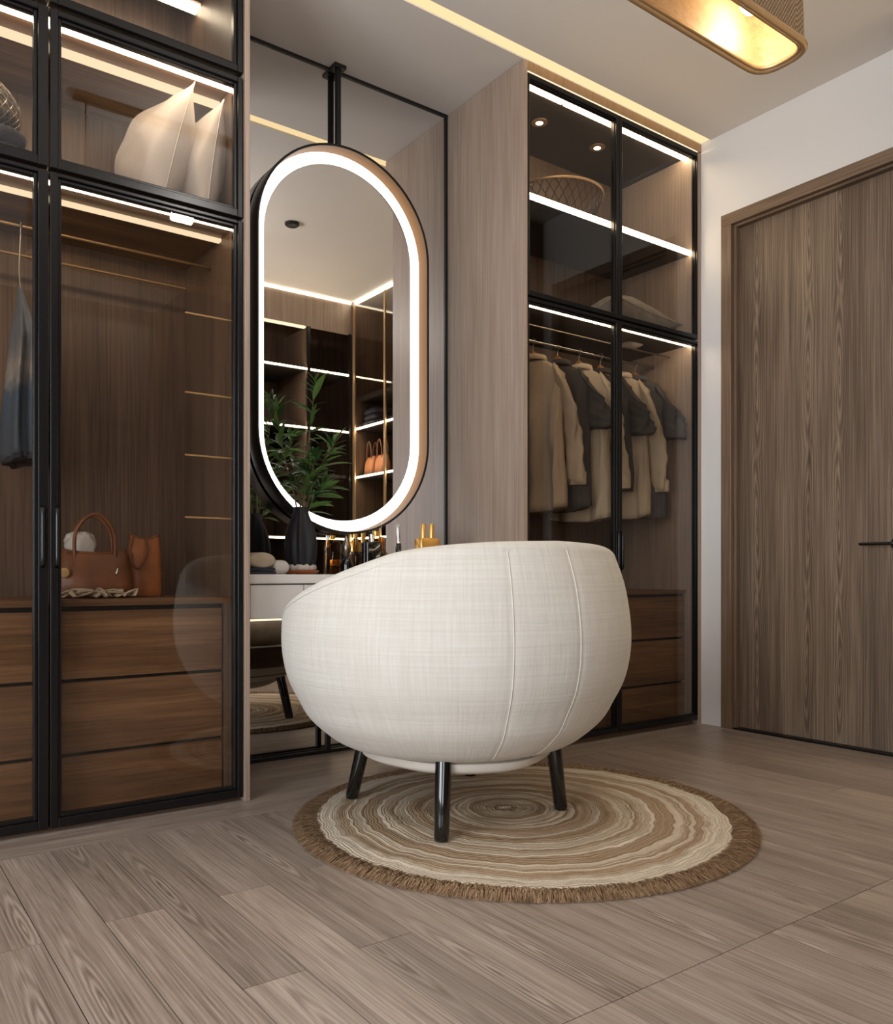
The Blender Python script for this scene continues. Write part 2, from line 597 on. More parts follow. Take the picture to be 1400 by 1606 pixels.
PW = 0.1185
X0 = 0.3185 - 8 * PW
joints = {8: [1.736 - 1.5, 2.296], 7: [1.736, 0.4], 9: [1.765, 0.62], 10: [1.342, 0.25], 11: [1.76, 0.55], 12: [1.360, 0.3]}
TONE = {(8, 0): 1.02, (9, 0): 0.92, (9, 1): 1.10, (10, 0): 0.88, (10, 1): 1.14, (11, 0): 0.96, (11, 1): 1.19, (12, 0): 0.97, (7, 0): 0.98, (7, 1): 0.93}
tr = random.Random(4)
for i in range(33):
    x0 = X0 + i * PW
    if x0 > 3.28:
        break
    x1 = min(x0 + PW, 3.36)
    js = [2.296]
    if i in joints:
        js += [j for j in joints[i] if j < 2.29]
    elif i >= 13 and i <= 23:
        js += [0.943] if i % 2 else [0.943, ]
        if i % 3 == 1:
            js += [1.80]
    else:
        js += [1.55 - 0.41 * (i * 7 % 4) + 0.3]
    js = sorted(set(js + [-0.05]), reverse=True)
    for kk, (a, b) in enumerate(zip(js, js[1:])):
        g = 0.0010
        cx, cy = (x0 + x1) / 2, (a + b) / 2
        o = B(x0 + g, x1 - g, b + g, a - g, -0.012, 0.0).build('plank', 'plank', floor, at=(cx, cy, 0))
        tn = TONE.get((i, kk), tr.uniform(0.84, 1.06) * (1.06 if a < 1.0 else 0.98))
        o.color = (tn, tn, tn, 1)
for i in range(5):   # border boards in front of the wardrobes
    a, b = -0.7 + i * 0.82, -0.7 + (i + 1) * 0.82
    B(a + 0.0007, min(b, 3.36) - 0.0007, 2.2967, 2.50, -0.012, 0.0).build('plank', 'plank_x', floor, at=((a + b) / 2, 2.4, 0))
B(XL, XP, 2.50, 3.0, -0.012, 0.0).build('plank', 'plank_x', floor, at=(1.6, 2.75, 0))
for (a, b, c, d) in ((-2.0, X0, -1.6, 2.5), (X0, 3.36, -1.6, -0.05)):   # behind and beside the camera
    n = int((b - a) / 0.2)
    for k in range(n):
        B(a + (b - a) * k / n + 0.0007, a + (b - a) * (k + 1) / n - 0.0007, c, d, -0.012, 0).build('plank', 'plank', floor, at=(a + (b - a) * (k + .5) / n, (c + d) / 2, 0))

ceiling = struct(B(-2.1, 3.75, -1.7, 2.405, ZC, 2.86).build('ceiling', 'ceiling'), 'pale warm-grey plastered ceiling')
B(-2.1, 3.75, YA, 3.1, ZC, 2.86).build('soffit', 'ceiling', ceiling)
B(-0.72, XR, 2.405, YA, 2.750, 2.86).build('slot_back', 'ceiling', ceiling)
B(-0.72, XR, 2.4055, YA - 0.0005, 2.736, 2.7495).build('light_strip', 'led_cove', ceiling)['label'] = 'glowing cream cove strip'
B(-2.1, -0.72, 2.405, YA, ZC, 2.86).build('slot_back', 'ceiling', ceiling)
B(XR, 3.75, 2.405, YA, ZC, 2.86).build('slot_back', 'ceiling', ceiling)

struct(B(-2.1, 3.75, 3.0, 3.1, 0, ZC).build('wall_back', 'white_wall'), 'wall behind the big mirror')
mb = MB()
mb.box(XR, 3.42, 2.341, 3.0, 0, ZC)
mb.box(XR, 3.42, 1.478, 2.341, 2.346, ZC)
mb.box(XR, 3.42, 1.395, 1.478, 0, ZC)
mb.box(3.42, 3.46, 1.46, 2.5, 0, ZC)
mb.box(3.60, 3.70, -0.1, 1.45, 0, ZC)
mb.box(3.42, 3.70, 1.40, 1.46, 0, ZC)
struct(mb.build('wall_right', 'white_wall'), 'white painted wall around the wooden door')
mb = MB()
mb.box(-2.1, -2.0, -1.7, -0.5, 0, ZC)
mb.box(-2.1, -2.0, 1.6, 2.46, 0, ZC)
mb.box(-2.1, -2.0, -0.5, 1.6, 0, 0.3)
mb.box(-2.1, -2.0, -0.5, 1.6, 2.3, ZC)
struct(mb.build('wall_left', 'white_wall'), 'white wall with a window left of the camera')
mb = MB()
mb.box(-2.0, -1.70, -1.7, -1.6, 0, ZC)
mb.box(-0.20, 2.1, -1.7, -1.6, 0, ZC)
mb.box(-1.70, -0.20, -1.7, -1.6, 0, 0.3)
mb.box(-1.70, -0.20, -1.7, -1.6, 2.3, ZC)
mb.box(2.0, 2.1, -1.6, -0.1, 0, ZC)
mb.box(2.0, 3.70, -0.2, -0.1, 0, ZC)
struct(mb.build('wall_front', 'walnut'), 'walnut-panelled wall with an added fill window behind the camera')
struct(B(-2.0, -0.70, YA, 2.56, 0, ZC).build('wall_inner', 'white_wall'), 'white wall left of the wardrobe')
for nme, pts in (('window_1', 'l'), ('window_fill', 'f')):  # the second window is unseen, added to let fill light in
    mb = MB()
    for (a0, a1, z0, z1) in ((0, 0.05, 0, 2), (0.95, 1.0, 0, 2), (0.475, 0.525, 0, 2), (0, 1, 0, 0.05), (0, 1, 1.95, 2.0)):
        if pts == 'l':
            mb.box(-2.08, -2.03, -0.5 + 2.1 * a0, -0.5 + 2.1 * a1, 0.3 + z0, 0.3 + z1)
        else:
            mb.box(-1.70 + 1.5 * a0, -1.70 + 1.5 * a1, -1.68, -1.63, 0.3 + z0, 0.3 + z1)
    struct(mb.build(nme, 'black_matte'), 'black frame of an unseen window')

# door in the right wall
door = thing('door_1', 'grey-brown wood-grained door in its recessed frame', 'door', (3.33, 1.9, 0))
struct(door)
del door['category']
B(3.331, 3.375, 1.531, 2.277, 0.006, 2.285).build('door_leaf', 'door_wood', door)
mb = MB()
for (y0, y1) in ((2.290, 2.343), (1.476, 1.529)):
    mb.box(XR - 0.010, 3.335, y0, y1, 0, 2.296)
mb.build('jamb', 'door_trim', door, bevel=0.002)
mb = MB()
for (y0, y1) in ((2.277, 2.2895), (1.5295, 1.5315)):
    mb.box(XR + 0.012, 3.375, y0, y1, 0, 2.285)
mb.build('door_stop', 'door_trim', door, bevel=0.001)
B(XR - 0.010, 3.335, 1.476, 2.343, 2.2965, 2.350).build('frame_head', 'door_trim_y', door, bevel=0.002)
B(XR + 0.012, 3.375, 1.5295, 2.2895, 2.2855, 2.296).build('door_stop', 'door_trim_y', door)
B(XR + 0.005, 3.40, 1.53, 2.289, 0, 0.005).build('threshold', 'black_matte', door)
hd = MB()
hd.tube([(3.331, 1.575, 0.823), (3.292, 1.575, 0.823)], 0.009, 12)
hd.tube(smooth_path([(3.292, 1.570, 0.823), (3.288, 1.585, 0.823), (3.287, 1.64, 0.8235), (3.287, 1.704, 0.824)], 4), 0.0065, 12)
hd.lathe([(0.026, 0), (0.026, 0.006), (0.0, 0.006)], (0, 0, 0), 20)
h = hd.build('handle', 'black', door, smooth=True, auto=40)
# turn the rose (last 60 verts) onto the door plane
me = h.data
for k in range(len(me.vertices) - 60, len(me.vertices)):
    c = me.vertices[k].co.copy() + door.location
    me.vertices[k].co = Vector((3.331 - c.z, 1.575 + c.x, 0.823 + c.y)) - door.location
h['label'] = 'black lever handle'


# ------------------------------------------------------------------ wardrobe parts
def framed_door(parent, x0, x1, z0, z1, wl=0.03, wr=0.03, wt=0.03, wb=0.03, handle=None, yf=None, step=0.010, pane='glass'):
    """black stepped frame (one mesh) with its smoked pane and slim pull, in the plane y = yf"""
    yf = YA if yf is None else yf
    mb = MB()
    y0, y1 = yf - 0.004, yf + 0.026
    mb.box(x0, x0 + wl - step, y0, y1, z0, z1)
    mb.box(x1 - wr + step, x1, y0, y1, z0, z1)
    mb.box(x0 + wl - step, x1 - wr + step, y0, y1, z1 - wt + step, z1)
    mb.box(x0 + wl - step, x1 - wr + step, y0, y1, z0, z0 + wb - step)
    y0 += 0.008
    mb.box(x0 + wl - step, x0 + wl, y0, y1, z0 + wb - step, z1 - wt + step)
    mb.box(x1 - wr, x1 - wr + step, y0, y1, z0 + wb - step, z1 - wt + step)
    mb.box(x0 + wl, x1 - wr, y0, y1, z1 - wt, z1 - wt + step)
    mb.box(x0 + wl, x1 - wr, y0, y1, z0 + wb - step, z0 + wb)
    d = mb.build('door', 'black', parent, bevel=0.0022, at=((x0 + x1) / 2, yf, z0))
    B(x0 + wl - 0.003, x1 - wr + 0.003, yf + 0.010, yf + 0.015, z0 + wb - 0.003, z1 - wt + 0.003).build('glass_pane', pane, d)
    if handle is not None:
        hb = MB()
        pts = [(handle, yf - 0.004, 0.725), (handle, yf - 0.012, 0.732), (handle, yf - 0.013, 0.75), (handle, yf - 0.013, 0.86), (handle, yf - 0.012, 0.878), (handle, yf - 0.004, 0.885)]
        hb.tube(pts, 0.0065, 10)
        hb.build('handle', 'black', d, smooth=True)
    return d


def strip(parent, x0, x1, y0, y1, z0, z1, mat='led'):
    return B(x0, x1, y0, y1, z0, z1).build('light_strip', mat, parent)


# ---- left wardrobe
wl = thing('wardrobe', 'tall walnut wardrobe with black-framed glass doors, left of the hanging mirror', 'wardrobe', (0.2, YA, 0))
XA = -0.68
B(XL - 0.017, XL, YA - 0.012, YB + 0.03, 0, ZC - 0.002).build('side_panel', 'oak_panel', wl, bevel=0.001)
B(1.006, 1.0195, YA + 0.03, 2.955, 0.03, ZC - 0.004).build('side_panel', 'walnut', wl)
B(XA, XA + 0.02, YA, 2.955, 0, ZC - 0.002).build('side_panel', 'walnut', wl)
B(XA + 0.02, 1.006, 2.950, 2.962, 0.02, ZC - 0.004).build('back_panel', 'walnut', wl)
B(XA + 0.02, 1.019, YA + 0.03, 2.95, ZC - 0.03, ZC - 0.004).build('top_panel', 'walnut', wl)
for z in (1.802, 2.25):
    B(XA + 0.02, 1.006, YA + 0.03, 2.95, z - 0.014, z + 0.010).build('shelf', 'walnut_x', wl)
B(XA + 0.02, 1.019, YA + 0.028, 2.95, 0.0, 0.028).build('bottom_panel', 'walnut_x', wl)
bays = ((-0.680, -0.107), (-0.107, 0.4655), (0.4655, 1.0185))
for i, (a, b) in enumerate(bays):
    xo = (a + 0.012, b - 0.018, b - 0.018)[i] if i != 2 else a + 0.018
    framed_door(wl, a + 0.002, b - 0.002, 0.012, 1.798, handle=xo, wb=0.036, wr=(0.036 if i < 2 else 0.026), wl=0.030, wt=0.021)
    framed_door(wl, a + 0.002, b - 0.002, 1.808, 2.242, wr=(0.036 if i < 2 else 0.026), wb=0.034, wt=0.026)
    framed_door(wl, a + 0.002, b - 0.002, 2.258, 2.70, wr=(0.036 if i < 2 else 0.026))
strip(wl, XA + 0.03, 1.003, 2.494, 2.520, 2.222, 2.235, 'led_strong')
strip(wl, XA + 0.03, 1.003, 2.612, 2.640, 2.222, 2.2355, 'led_soft')
strip(wl, XA + 0.03, 1.003, 2.496, 2.504, 1.7795, 1.787, 'led_strong')
strip(wl, XA + 0.03, 1.003, 2.600, 2.622, 1.7785, 1.7875, 'led_soft')
B(XA + 0.03, 1.003, 2.780, 2.850, 2.648, 2.699).build('light_housing', 'walnut_x', wl)
strip(wl, XA + 0.03, 1.003, 2.790, 2.840, 2.640, 2.6475, 'led')
MB().tube([(XA + 0.02, 2.70, 1.722), (1.006, 2.70, 1.722)], 0.0045, 10).build('clothes_rod', 'bronze', wl, smooth=True)
B(XA + 0.02, 1.004, 2.945, 2.9495, 1.720, 1.725).build('inlay_strip', 'bronze', wl)
for z in (1.497, 1.256, 1.066, 0.877):
    B(0.852, 1.0058, 2.500, 2.506, z - 0.0025, z + 0.0025).build('rail', 'brass', wl)
# chest of drawers inside
for i, (a, b) in enumerate(((-0.655, -0.110), (-0.107, 0.458), (0.470, 0.981))):
    for (z0, z1) in ((0.034, 0.186), (0.196, 0.396), (0.406, 0.598)):
        B(a + 0.003, b - 0.003, 2.530, 2.548, z0, z1).build('drawer', 'walnut_x', wl, bevel=0.0015, at=((a + b) / 2, 2.53, z0))
    B(a, b, 2.552, 2.94, 0.03, 0.596).build('chest_carcass', 'black_matte', wl)
B(0.983, 1.0055, 2.524, 2.94, 0.03, 0.614).build('filler_panel', 'walnut', wl)
B(XA + 0.02, 1.0055, 2.522, 2.945, 0.612, 0.632).build('counter', 'walnut_x', wl, bevel=0.001)
B(XA + 0.02, 0.982, 2.540, 2.94, 0.5985, 0.6115).build('shadow_gap', 'black_matte', wl)

# ---- right wardrobe
wr_ = thing('wardrobe', 'tall walnut wardrobe full of hanging shirts, between the hanging mirror and the wooden door', 'wardrobe', (2.7, YA, 0))
B(XP, XP + 0.020, YA - 0.004, YB + 0.03, 0, ZC - 0.002).build('side_panel', 'oak_panel', wr_, bevel=0.001)
B(XP + 0.0205, XP + 0.032, YA + 0.03, 2.955, 0.02, ZC - 0.045).build('side_panel', 'walnut', wr_)
B(3.262, XR - 0.0005, YA - 0.002, 2.955, 0, ZC - 0.045).build('side_panel', 'oak_panel', wr_)
B(XP + 0.02, XR - 0.001, YA - 0.003, YA + 0.02, 2.690, ZC - 0.001).build('header', 'header', wr_)
B(XP + 0.02, XR - 0.001, YA + 0.021, 2.955, 2.690, ZC - 0.02).build('top_panel', 'dark_shelf', wr_)
B(XP + 0.032, 3.262, 2.950, 2.962, 0.02, 2.69).build('back_panel', 'walnut', wr_)
XM = 2.7235
for (a, b, l, r, hx) in ((XP + 0.021, XM, 0.014, 0.022, XM - 0.012), (XM, 3.2625, 0.022, 0.008, XM + 0.012)):
    framed_door(wr_, a + 0.001, b - 0.001, 0.02, 1.797, l, r, 0.019, 0.03, handle=hx, step=0.006)
    framed_door(wr_, a + 0.001, b - 0.001, 1.806, 2.6835, l, r, 0.024, 0.024, step=0.004)
B(XP + 0.032, 3.262, YA + 0.03, 2.95, 1.788, 1.812).build('shelf', 'dark_shelf', wr_)
B(XP + 0.032, 3.262, YA + 0.045, 2.95, 2.215, 2.237).build('shelf', 'dark_shelf', wr_)
B(XP + 0.032, 3.262, YA + 0.028, 2.95, 0, 0.02).build('bottom_panel', 'walnut_x', wr_)
strip(wr_, XP + 0.022, 3.261, YA - 0.003, YA + 0.006, 2.6855, 2.6893, 'led_soft')
strip(wr_, XP + 0.034, 2.452, 2.508, 2.536, 2.675, 2.6895, 'led_strong')
strip(wr_, 2.466, 3.258, 2.508, 2.536, 2.675, 2.6895, 'led_strong')
strip(wr_, XP + 0.034, 3.258, 2.496, 2.506, 2.214, 2.2345, 'led_strong')
strip(wr_, XP + 0.034, 3.258, 2.494, 2.504, 1.7785, 1.7875, 'led_strong')
MB().tube([(XP + 0.032, 2.72, 1.725), (3.262, 2.72, 1.725)], 0.008, 12).build('clothes_rod', 'chrome', wr_, smooth=True)
MB().tube([(XP + 0.032, 2.62, 1.755), (3.262, 2.62, 1.755)], 0.004, 8).build('rail', 'steel', wr_, smooth=True)
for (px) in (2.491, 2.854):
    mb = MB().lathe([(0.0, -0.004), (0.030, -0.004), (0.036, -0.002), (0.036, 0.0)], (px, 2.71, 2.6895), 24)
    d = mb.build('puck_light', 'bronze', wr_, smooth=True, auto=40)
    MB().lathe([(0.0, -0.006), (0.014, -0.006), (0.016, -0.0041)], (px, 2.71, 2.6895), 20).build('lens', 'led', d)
for (a, b) in ((XP + 0.034, XM - 0.004), (XM + 0.004, 3.2605)):
    for (z0, z1) in ((0.024, 0.188), (0.200, 0.396), (0.408, 0.598)):
        B(a + 0.002, b - 0.002, 2.530, 2.548, z0, z1).build('drawer', 'walnut_x', wr_, bevel=0.0015, at=((a + b) / 2, 2.53, z0))
    B(a, b, 2.552, 2.94, 0.02, 0.598).build('chest_carcass', 'black_matte', wr_)
B(XP + 0.033, 3.2615, 2.524, 2.945, 0.612, 0.630).build('counter', 'walnut_x', wr_)
B(XP + 0.034, 3.261, 2.540, 2.94, 0.5985, 0.6115).build('shadow_gap', 'black_matte', wr_)

# ---- wardrobes opposite, seen in the mirrors only
YO = 0.44
wo = thing('wardrobe', 'dark open wardrobe with lit shelves, reflected in the left half of the hanging mirror', 'wardrobe', (2.55, YO, 0))
B(2.0, 2.018, -0.09, YO, 0, ZC - 0.002).build('side_panel', 'walnut', wo)
B(2.018, 3.095, -0.09, -0.07, 0.02, ZC - 0.002).build('back_panel', 'walnut', wo)
B(2.018, 3.60, YO - 0.03, YO - 0.005, 2.49, ZC - 0.004).build('header', 'oak_panel', wo)
B(2.018, 3.095, YO - 0.004, YO, ZC - 0.016, ZC - 0.003).build('light_strip', 'led', wo)
strip(wo, 2.02, 2.72, YO - 0.03, YO, 2.475, 2.489, 'led_soft')
for z in (2.20, 1.775, 1.44, 0.98, 0.55):
    B(2.018, 3.095, -0.07, YO - 0.025, z - 0.022, z).build('shelf', 'dark_shelf', wo)
    if z in (2.20, 1.775, 0.98):
        B(2.02, 3.09, YO - 0.0245, YO - 0.012, z - 0.017, z - 0.008).build('light_strip', 'led_strong', wo)
B(2.018, 3.095, -0.06, YO - 0.03, 0.0, 0.52).build('drawer_chest', 'walnut_x', wo)
for x in (2.018, 2.735, 3.075):
    B(x, x + 0.022, YO - 0.01, YO + 0.004, 0, 2.49).build('post', 'black', wo)
B(2.735, 2.753, -0.07, YO - 0.03, 0.5, 2.49).build('divider', 'walnut', wo)

XS = 3.10
ws = thing('wardrobe', 'walnut wardrobe with handbags and folded jeans, reflected in the right half of the hanging mirror', 'wardrobe', (XS, 0.9, 0))
B(XS, 3.59, 1.372, 1.390, 0, ZC - 0.002).build('side_panel', 'walnut', ws)
B(3.57, 3.59, YO, 1.372, 0.02, ZC - 0.002).build('back_panel', 'walnut', ws)
B(XS, 3.57, YO + 0.005, YO + 0.02, 0, ZC - 0.002).build('side_panel', 'walnut', ws)
for z in (2.02, 1.795, 1.435, 0.98):
    B(XS + 0.025, 3.57, YO + 0.02, 1.372, z - 0.022, z).build('shelf', 'dark_shelf', ws)
    if z < 2:
        B(XS + 0.012, XS + 0.0245, YO + 0.02, 1.37, z - 0.017, z - 0.007).build('light_strip', 'led_strong', ws)
B(XS + 0.01, XS + 0.03, YO + 0.02, 1.372, ZC - 0.016, ZC - 0.004).build('light_strip', 'led', ws)
B(XS + 0.03, 3.57, YO + 0.02, 1.372, 0.0, 0.55).build('drawer_chest', 'walnut_y', ws)
for y in (YO + 0.02, 0.885, 1.35):
    B(XS, XS + 0.012, y, y + 0.02, 0, ZC - 0.03).build('post', 'bronze', ws)
for (a, b) in ((YO + 0.04, 0.885), (0.905, 1.35)):
    B(XS + 0.004, XS + 0.009, a, b, 1.80, ZC - 0.03).build('glass_pane', 'glass', ws)

# ------------------------------------------------------------------ big wall mirror
wm = thing('wall_mirror', 'large floor-to-ceiling wall mirror in a thin black frame behind the vanity', 'mirror', (1.6, YB, 0))
B(XL + 0.012, XP - 0.014, YB, YB + 0.006, 0.012, ZC - 0.012).build('mirror_glass', 'mirror', wm)
mb = MB()
mb.box(XL, XP, YB - 0.006, YB + 0.02, ZC - 0.013, ZC - 0.001)
mb.box(XL, XP, YB - 0.006, YB + 0.02, 0.001, 0.013)
mb.box(XP - 0.014, XP - 0.001, YB - 0.006, YB + 0.02, 0.013, ZC - 0.013)
mb.box(XL + 0.001, XL + 0.013, YB - 0.006, YB + 0.02, 0.013, ZC - 0.013)
mb.build('frame', 'black_matte', wm)
B(XL + 0.005, XP - 0.005, YB + 0.007, YB + 0.03, 0.005, ZC - 0.005).build('backing', 'black_matte', wm)

# ------------------------------------------------------------------ lit oval mirror
MC = (1.627, 1.624)
HS = 0.376


def stadium(r, y, n=36, cx=MC[0], cz=MC[1], hs=HS):
    pts = []
    for j in range(n + 1):
        a = pi * j / n
        pts.append((cx + r * cos(a), y, cz + hs + r * sin(a)))
    for j in range(n + 1):
        a = pi + pi * j / n
        pts.append((cx + r * cos(a), y, cz - hs + r * sin(a)))
    return pts


om = thing('oval_mirror', 'tall pill-shaped mirror with a glowing white ring, hung before the wall mirror', 'mirror', (MC[0], 2.93, 0.86))
MB().rings([stadium(0.3855, 2.953), stadium(0.3855, 2.872), stadium(0.3845, 2.8702), stadium(0.3775, 2.8702), stadium(0.3765, 2.872), stadium(0.3765, 2.874)], True, True, False).build('rim', 'black', om, smooth=True, auto=50)
MB().rings([stadium(0.3764, 2.8741), stadium(0.3764, 2.934)], True, False, False).build('inner_band', 'band', om, smooth=True, auto=50)
MB().rings([stadium(0.3760, 2.9335), stadium(0.331, 2.9335)], True, False, False).build('light_ring', 'led_ring', om)
MB().rings([stadium(0.331, 2.9335), stadium(0.331, 2.9332)], True, False, True).build('mirror_glass', 'mirror', om)
mb = MB().tube([(1.613, 2.935, 2.38), (1.613, 2.935, ZC - 0.01)], 0.0125, 14)
mb.build('rod', 'black_matte', om, smooth=True, auto=50)
B(1.587, 1.639, 2.911, 2.957, ZC - 0.016, ZC - 0.0005).build('ceiling_mount', 'black_matte', om, bevel=0.002)

# ------------------------------------------------------------------ vanity
va = thing('vanity', 'white lacquered dressing table with drawers under the wall mirror', 'vanity', (1.6, 2.75, 0))
VX0, VX1, VY0, VY1 = 1.048, 2.165, 2.555, 2.940
B(VX0, VX1, VY0 - 0.006, VY1, 0.672, 0.703).build('top', 'vanity', va, bevel=0.003)
B(VX0 + 0.004, VX1 - 0.004, VY0 + 0.018, VY1 - 0.004, 0.556, 0.6715).build('carcass', 'vanity_gap', va)
for (a, b) in ((1.083, 1.2735), (1.2765, 1.70), (1.703, 2.128)):
    d = B(a, b, VY0, VY0 + 0.0175, 0.5565, 0.668).build('drawer', 'vanity', va, bevel=0.002, at=((a + b) / 2, VY0, 0.556))
    kx = b - 0.028 if b < 1.3 else (a + b) / 2
    MB().lathe([(0.0, 0), (0.008, 0), (0.008, 0.004), (0.012, 0.006), (0.012, 0.014), (0.0, 0.014)], (0, 0, 0), 16).build('knob', 'brass', d, smooth=True, auto=40, local=True).matrix_local = Matrix.Translation((kx - (a + b) / 2, -0.0005, 0.030)) @ Matrix.Rotation(pi / 2, 4, 'X')
strip(va, VX0 + 0.05, VX1 - 0.05, 2.60, 2.615, 0.548, 0.5555, 'led_soft')
mb = MB()
mb.box(1.553, 1.571, 2.916, 2.934, 0.014, 0.556)
mb.box(1.060, 2.150, 2.916, 2.934, 0.0005, 0.014)
mb.box(1.060, 1.074, 2.916, 2.934, 0.014, 0.556)
mb.box(2.136, 2.150, 2.916, 2.934, 0.014, 0.556)
mb.box(1.060, 1.074, 2.57, 2.916, 0.0005, 0.014)
mb.box(2.136, 2.150, 2.57, 2.916, 0.0005, 0.014)
mb.box(2.136, 2.150, 2.57, 2.584, 0.014, 0.556)
mb.box(1.060, 1.074, 2.57, 2.584, 0.014, 0.556)
mb.build('leg_frame', 'black_matte', va)

# ------------------------------------------------------------------ barrel chair
CX, CY = 1.50, 2.0
ch = thing('armchair', 'rounded cream linen barrel armchair with splayed glossy black legs on the round rug', 'chair', (CX, CY, 0.014))
PROF = [(0.205, 0.300), (0.215, 0.335), (0.235, 0.372), (0.29, 0.434), (0.34, 0.464), (0.40, 0.494), (0.46, 0.509), (0.51, 0.514), (0.56, 0.513), (0.62, 0.506), (0.68, 0.494), (0.74, 0.474), (0.79, 0.452)]
RIM = [(0, 0.790), (30, 0.782), (54, 0.762), (68, 0.730), (82, 0.694), (96, 0.658), (116, 0.606), (130, 0.55), (142, 0.47), (152, 0.405), (165, 0.385), (180, 0.385)]


def lin(tab, x):
    if x <= tab[0][0]:
        return tab[0][1]
    for i in range(len(tab) - 1):
        a, va = tab[i]
        b, vb = tab[i + 1]
        if x <= b:
            # monotone-ish cubic through neighbours
            p0 = tab[i - 1] if i else (2 * a - b, 2 * va - vb)
            p3 = tab[i + 2] if i + 2 < len(tab) else (2 * b - a, 2 * vb - va)
            m1 = (vb - p0[1]) / (b - p0[0]) * (b - a)
            m2 = (p3[1] - va) / (p3[0] - a) * (b - a)
            t = (x - a) / (b - a)
            return (2 * t ** 3 - 3 * t * t + 1) * va + (t ** 3 - 2 * t * t + t) * m1 + (-2 * t ** 3 + 3 * t * t) * vb + (t ** 3 - t * t) * m2
    return tab[-1][1]


def rim_z(d):
    d = abs(((d + 180) % 360) - 180)
    return lin(RIM, d)


def r_out(z):
    return lin(PROF, z)


def cpt(d, r, z):
    return (CX + r * sin(radians(d)), CY - r * cos(radians(d)), z)


NA = 288
cols, UV = [], []
TH = 0.075
for j in range(NA + 1):
    d = -180 + 360.0 * j / NA
    zr = rim_z(d)
    col, uvc = [], []
    ra = 0.026                                   # rounding of the rim
    zt = zr - ra
    for k in range(40):
        z = 0.205 + (zt - 0.205) * (k / 39)
        r = r_out(z)
        for sd in (-21.0, 1.0):                  # stitched seams pulled in slightly
            dd = abs(((d - sd + 180) % 360) - 180) * pi / 180 * r
            r -= 0.0028 * math.exp(-(dd / 0.006) ** 2)
        col.append((r, z))
    ro = r_out(zt)
    slope = 0.25
    for k in range(1, 9):
        a = pi / 2 * k / 8
        col.append((ro - ra * (1 - cos(a)) - 0.004 * sin(a), zt + ra * sin(a)))
    for k in range(1, 9):
        a = pi / 2 * k / 8
        col.append((ro - TH + ra - ra * sin(a), zt + ra * cos(a)))
    zi = min(0.42, zt - 0.01)
    for k in range(1, 11):
        z = zt + (zi - zt) * k / 10
        col.append((max(r_out(z) - TH, 0.05) if z < zt else ro - TH, z))
    L = 0
    pr = None
    for (r, z) in col:
        if pr:
            L += sqrt((r - pr[0]) ** 2 + (z - pr[1]) ** 2)
        pr = (r, z)
        UV.append((j / NA, L / 1.0))
    cols.append([cpt(d, r, z) for (r, z) in col])
mb = MB()
n = len(cols[0])
mb.rings(cols, closed=False, cap0=False, cap1=False)
shell = mb.build('shell', 'linen', ch, smooth=True, uvs=UV)
for sd in (-21.0, 1.0):
    pts = [cpt(sd, r_out(z) - 0.0012, z) for z in [0.215 + (rim_z(sd) - 0.02 - 0.215) * k / 40 for k in range(41)]]
    pts.append(cpt(sd, r_out(rim_z(sd)) - 0.008, rim_z(sd) - 0.004))
    MB().tube(pts, 0.0017, 6).build('seam', 'linen', ch, smooth=True)
pts = []
for j in range(0, 61):
    d = -118 + 70 * j / 60
    z = rim_z(d) - 0.026
    pts.append(cpt(d, r_out(z) + 0.0004, z))
MB().tube(pts, [0.0024 * max(0.05, 1 - (j / 60) ** 2) for j in range(61)], 6).build('rim_piping', 'linen', ch, smooth=True)
# underside, dust cover
MB().lathe([(0.302, 0.206), (0.27, 0.200), (0.0, 0.200)], (CX, CY, 0), 48).build('underside', 'dustcover', ch, smooth=True)
MB().lathe([(0.285, 0.199), (0.282, 0.180), (0.255, 0.166), (0.0, 0.162)], (CX, CY - 0.01, 0), 48, mod=lambda a, z: 1 + 0.03 * sin(3 * a + 1) + 0.012 * sin(7 * a)).build('dust_cover', 'dustcover', ch, smooth=True, auto=60)
# seat cushion
rings = []
for (f, z) in ((0.90, 0.372), (0.98, 0.388), (1.0, 0.415), (1.0, 0.450), (0.975, 0.478), (0.90, 0.496), (0.6, 0.506), (0.25, 0.509), (0.02, 0.510)):
    ring = []
    for j in range(72):
        a = 2 * pi * j / 72
        rr = 0.425 * f * (1.0 + (0.10 if sin(a) > 0 else 0) * max(0, sin(a)) ** 3)
        ring.append((CX + rr * cos(a) * 0.99, CY + rr * sin(a), z + 0.004 * sin(5 * a) * f))
    rings.append(ring)
MB().rings(rings).build('seat_cushion', 'towel', ch, smooth=True)['label'] = 'beige seat cushion'
# walnut front apron
rings = []
for j in range(25):
    d = 180 - 36 + 72 * j / 24
    rings.append([cpt(d, r_out(z) + o, z) for (z, o) in ((0.235, 0.001), (0.30, 0.006), (0.378, 0.004), (0.378, -0.02), (0.235, -0.02))])
MB().rings(rings).build('front_apron', 'apron', ch, smooth=True, auto=40)['label'] = 'walnut apron below the cushion'
for (lx, ly, lf) in ((1.283, 2.245, 0.84), (1.265, 1.749, 0.86), (1.716, 1.775, 0.92), (1.754, 2.257, 0.86)):
    tx, ty = CX + (lx - CX) * lf, CY + (ly - CY) * lf
    mb = MB().tube([(lx, ly, 0.0142), (lx, ly, 0.020), (lx + (tx - lx) * .5, ly + (ty - ly) * .5, 0.13), (tx, ty, 0.235)], [0.0185, 0.0200, 0.0212, 0.0225], 20)
    lg = mb.build('leg', 'black_gloss', ch, smooth=True, auto=50)

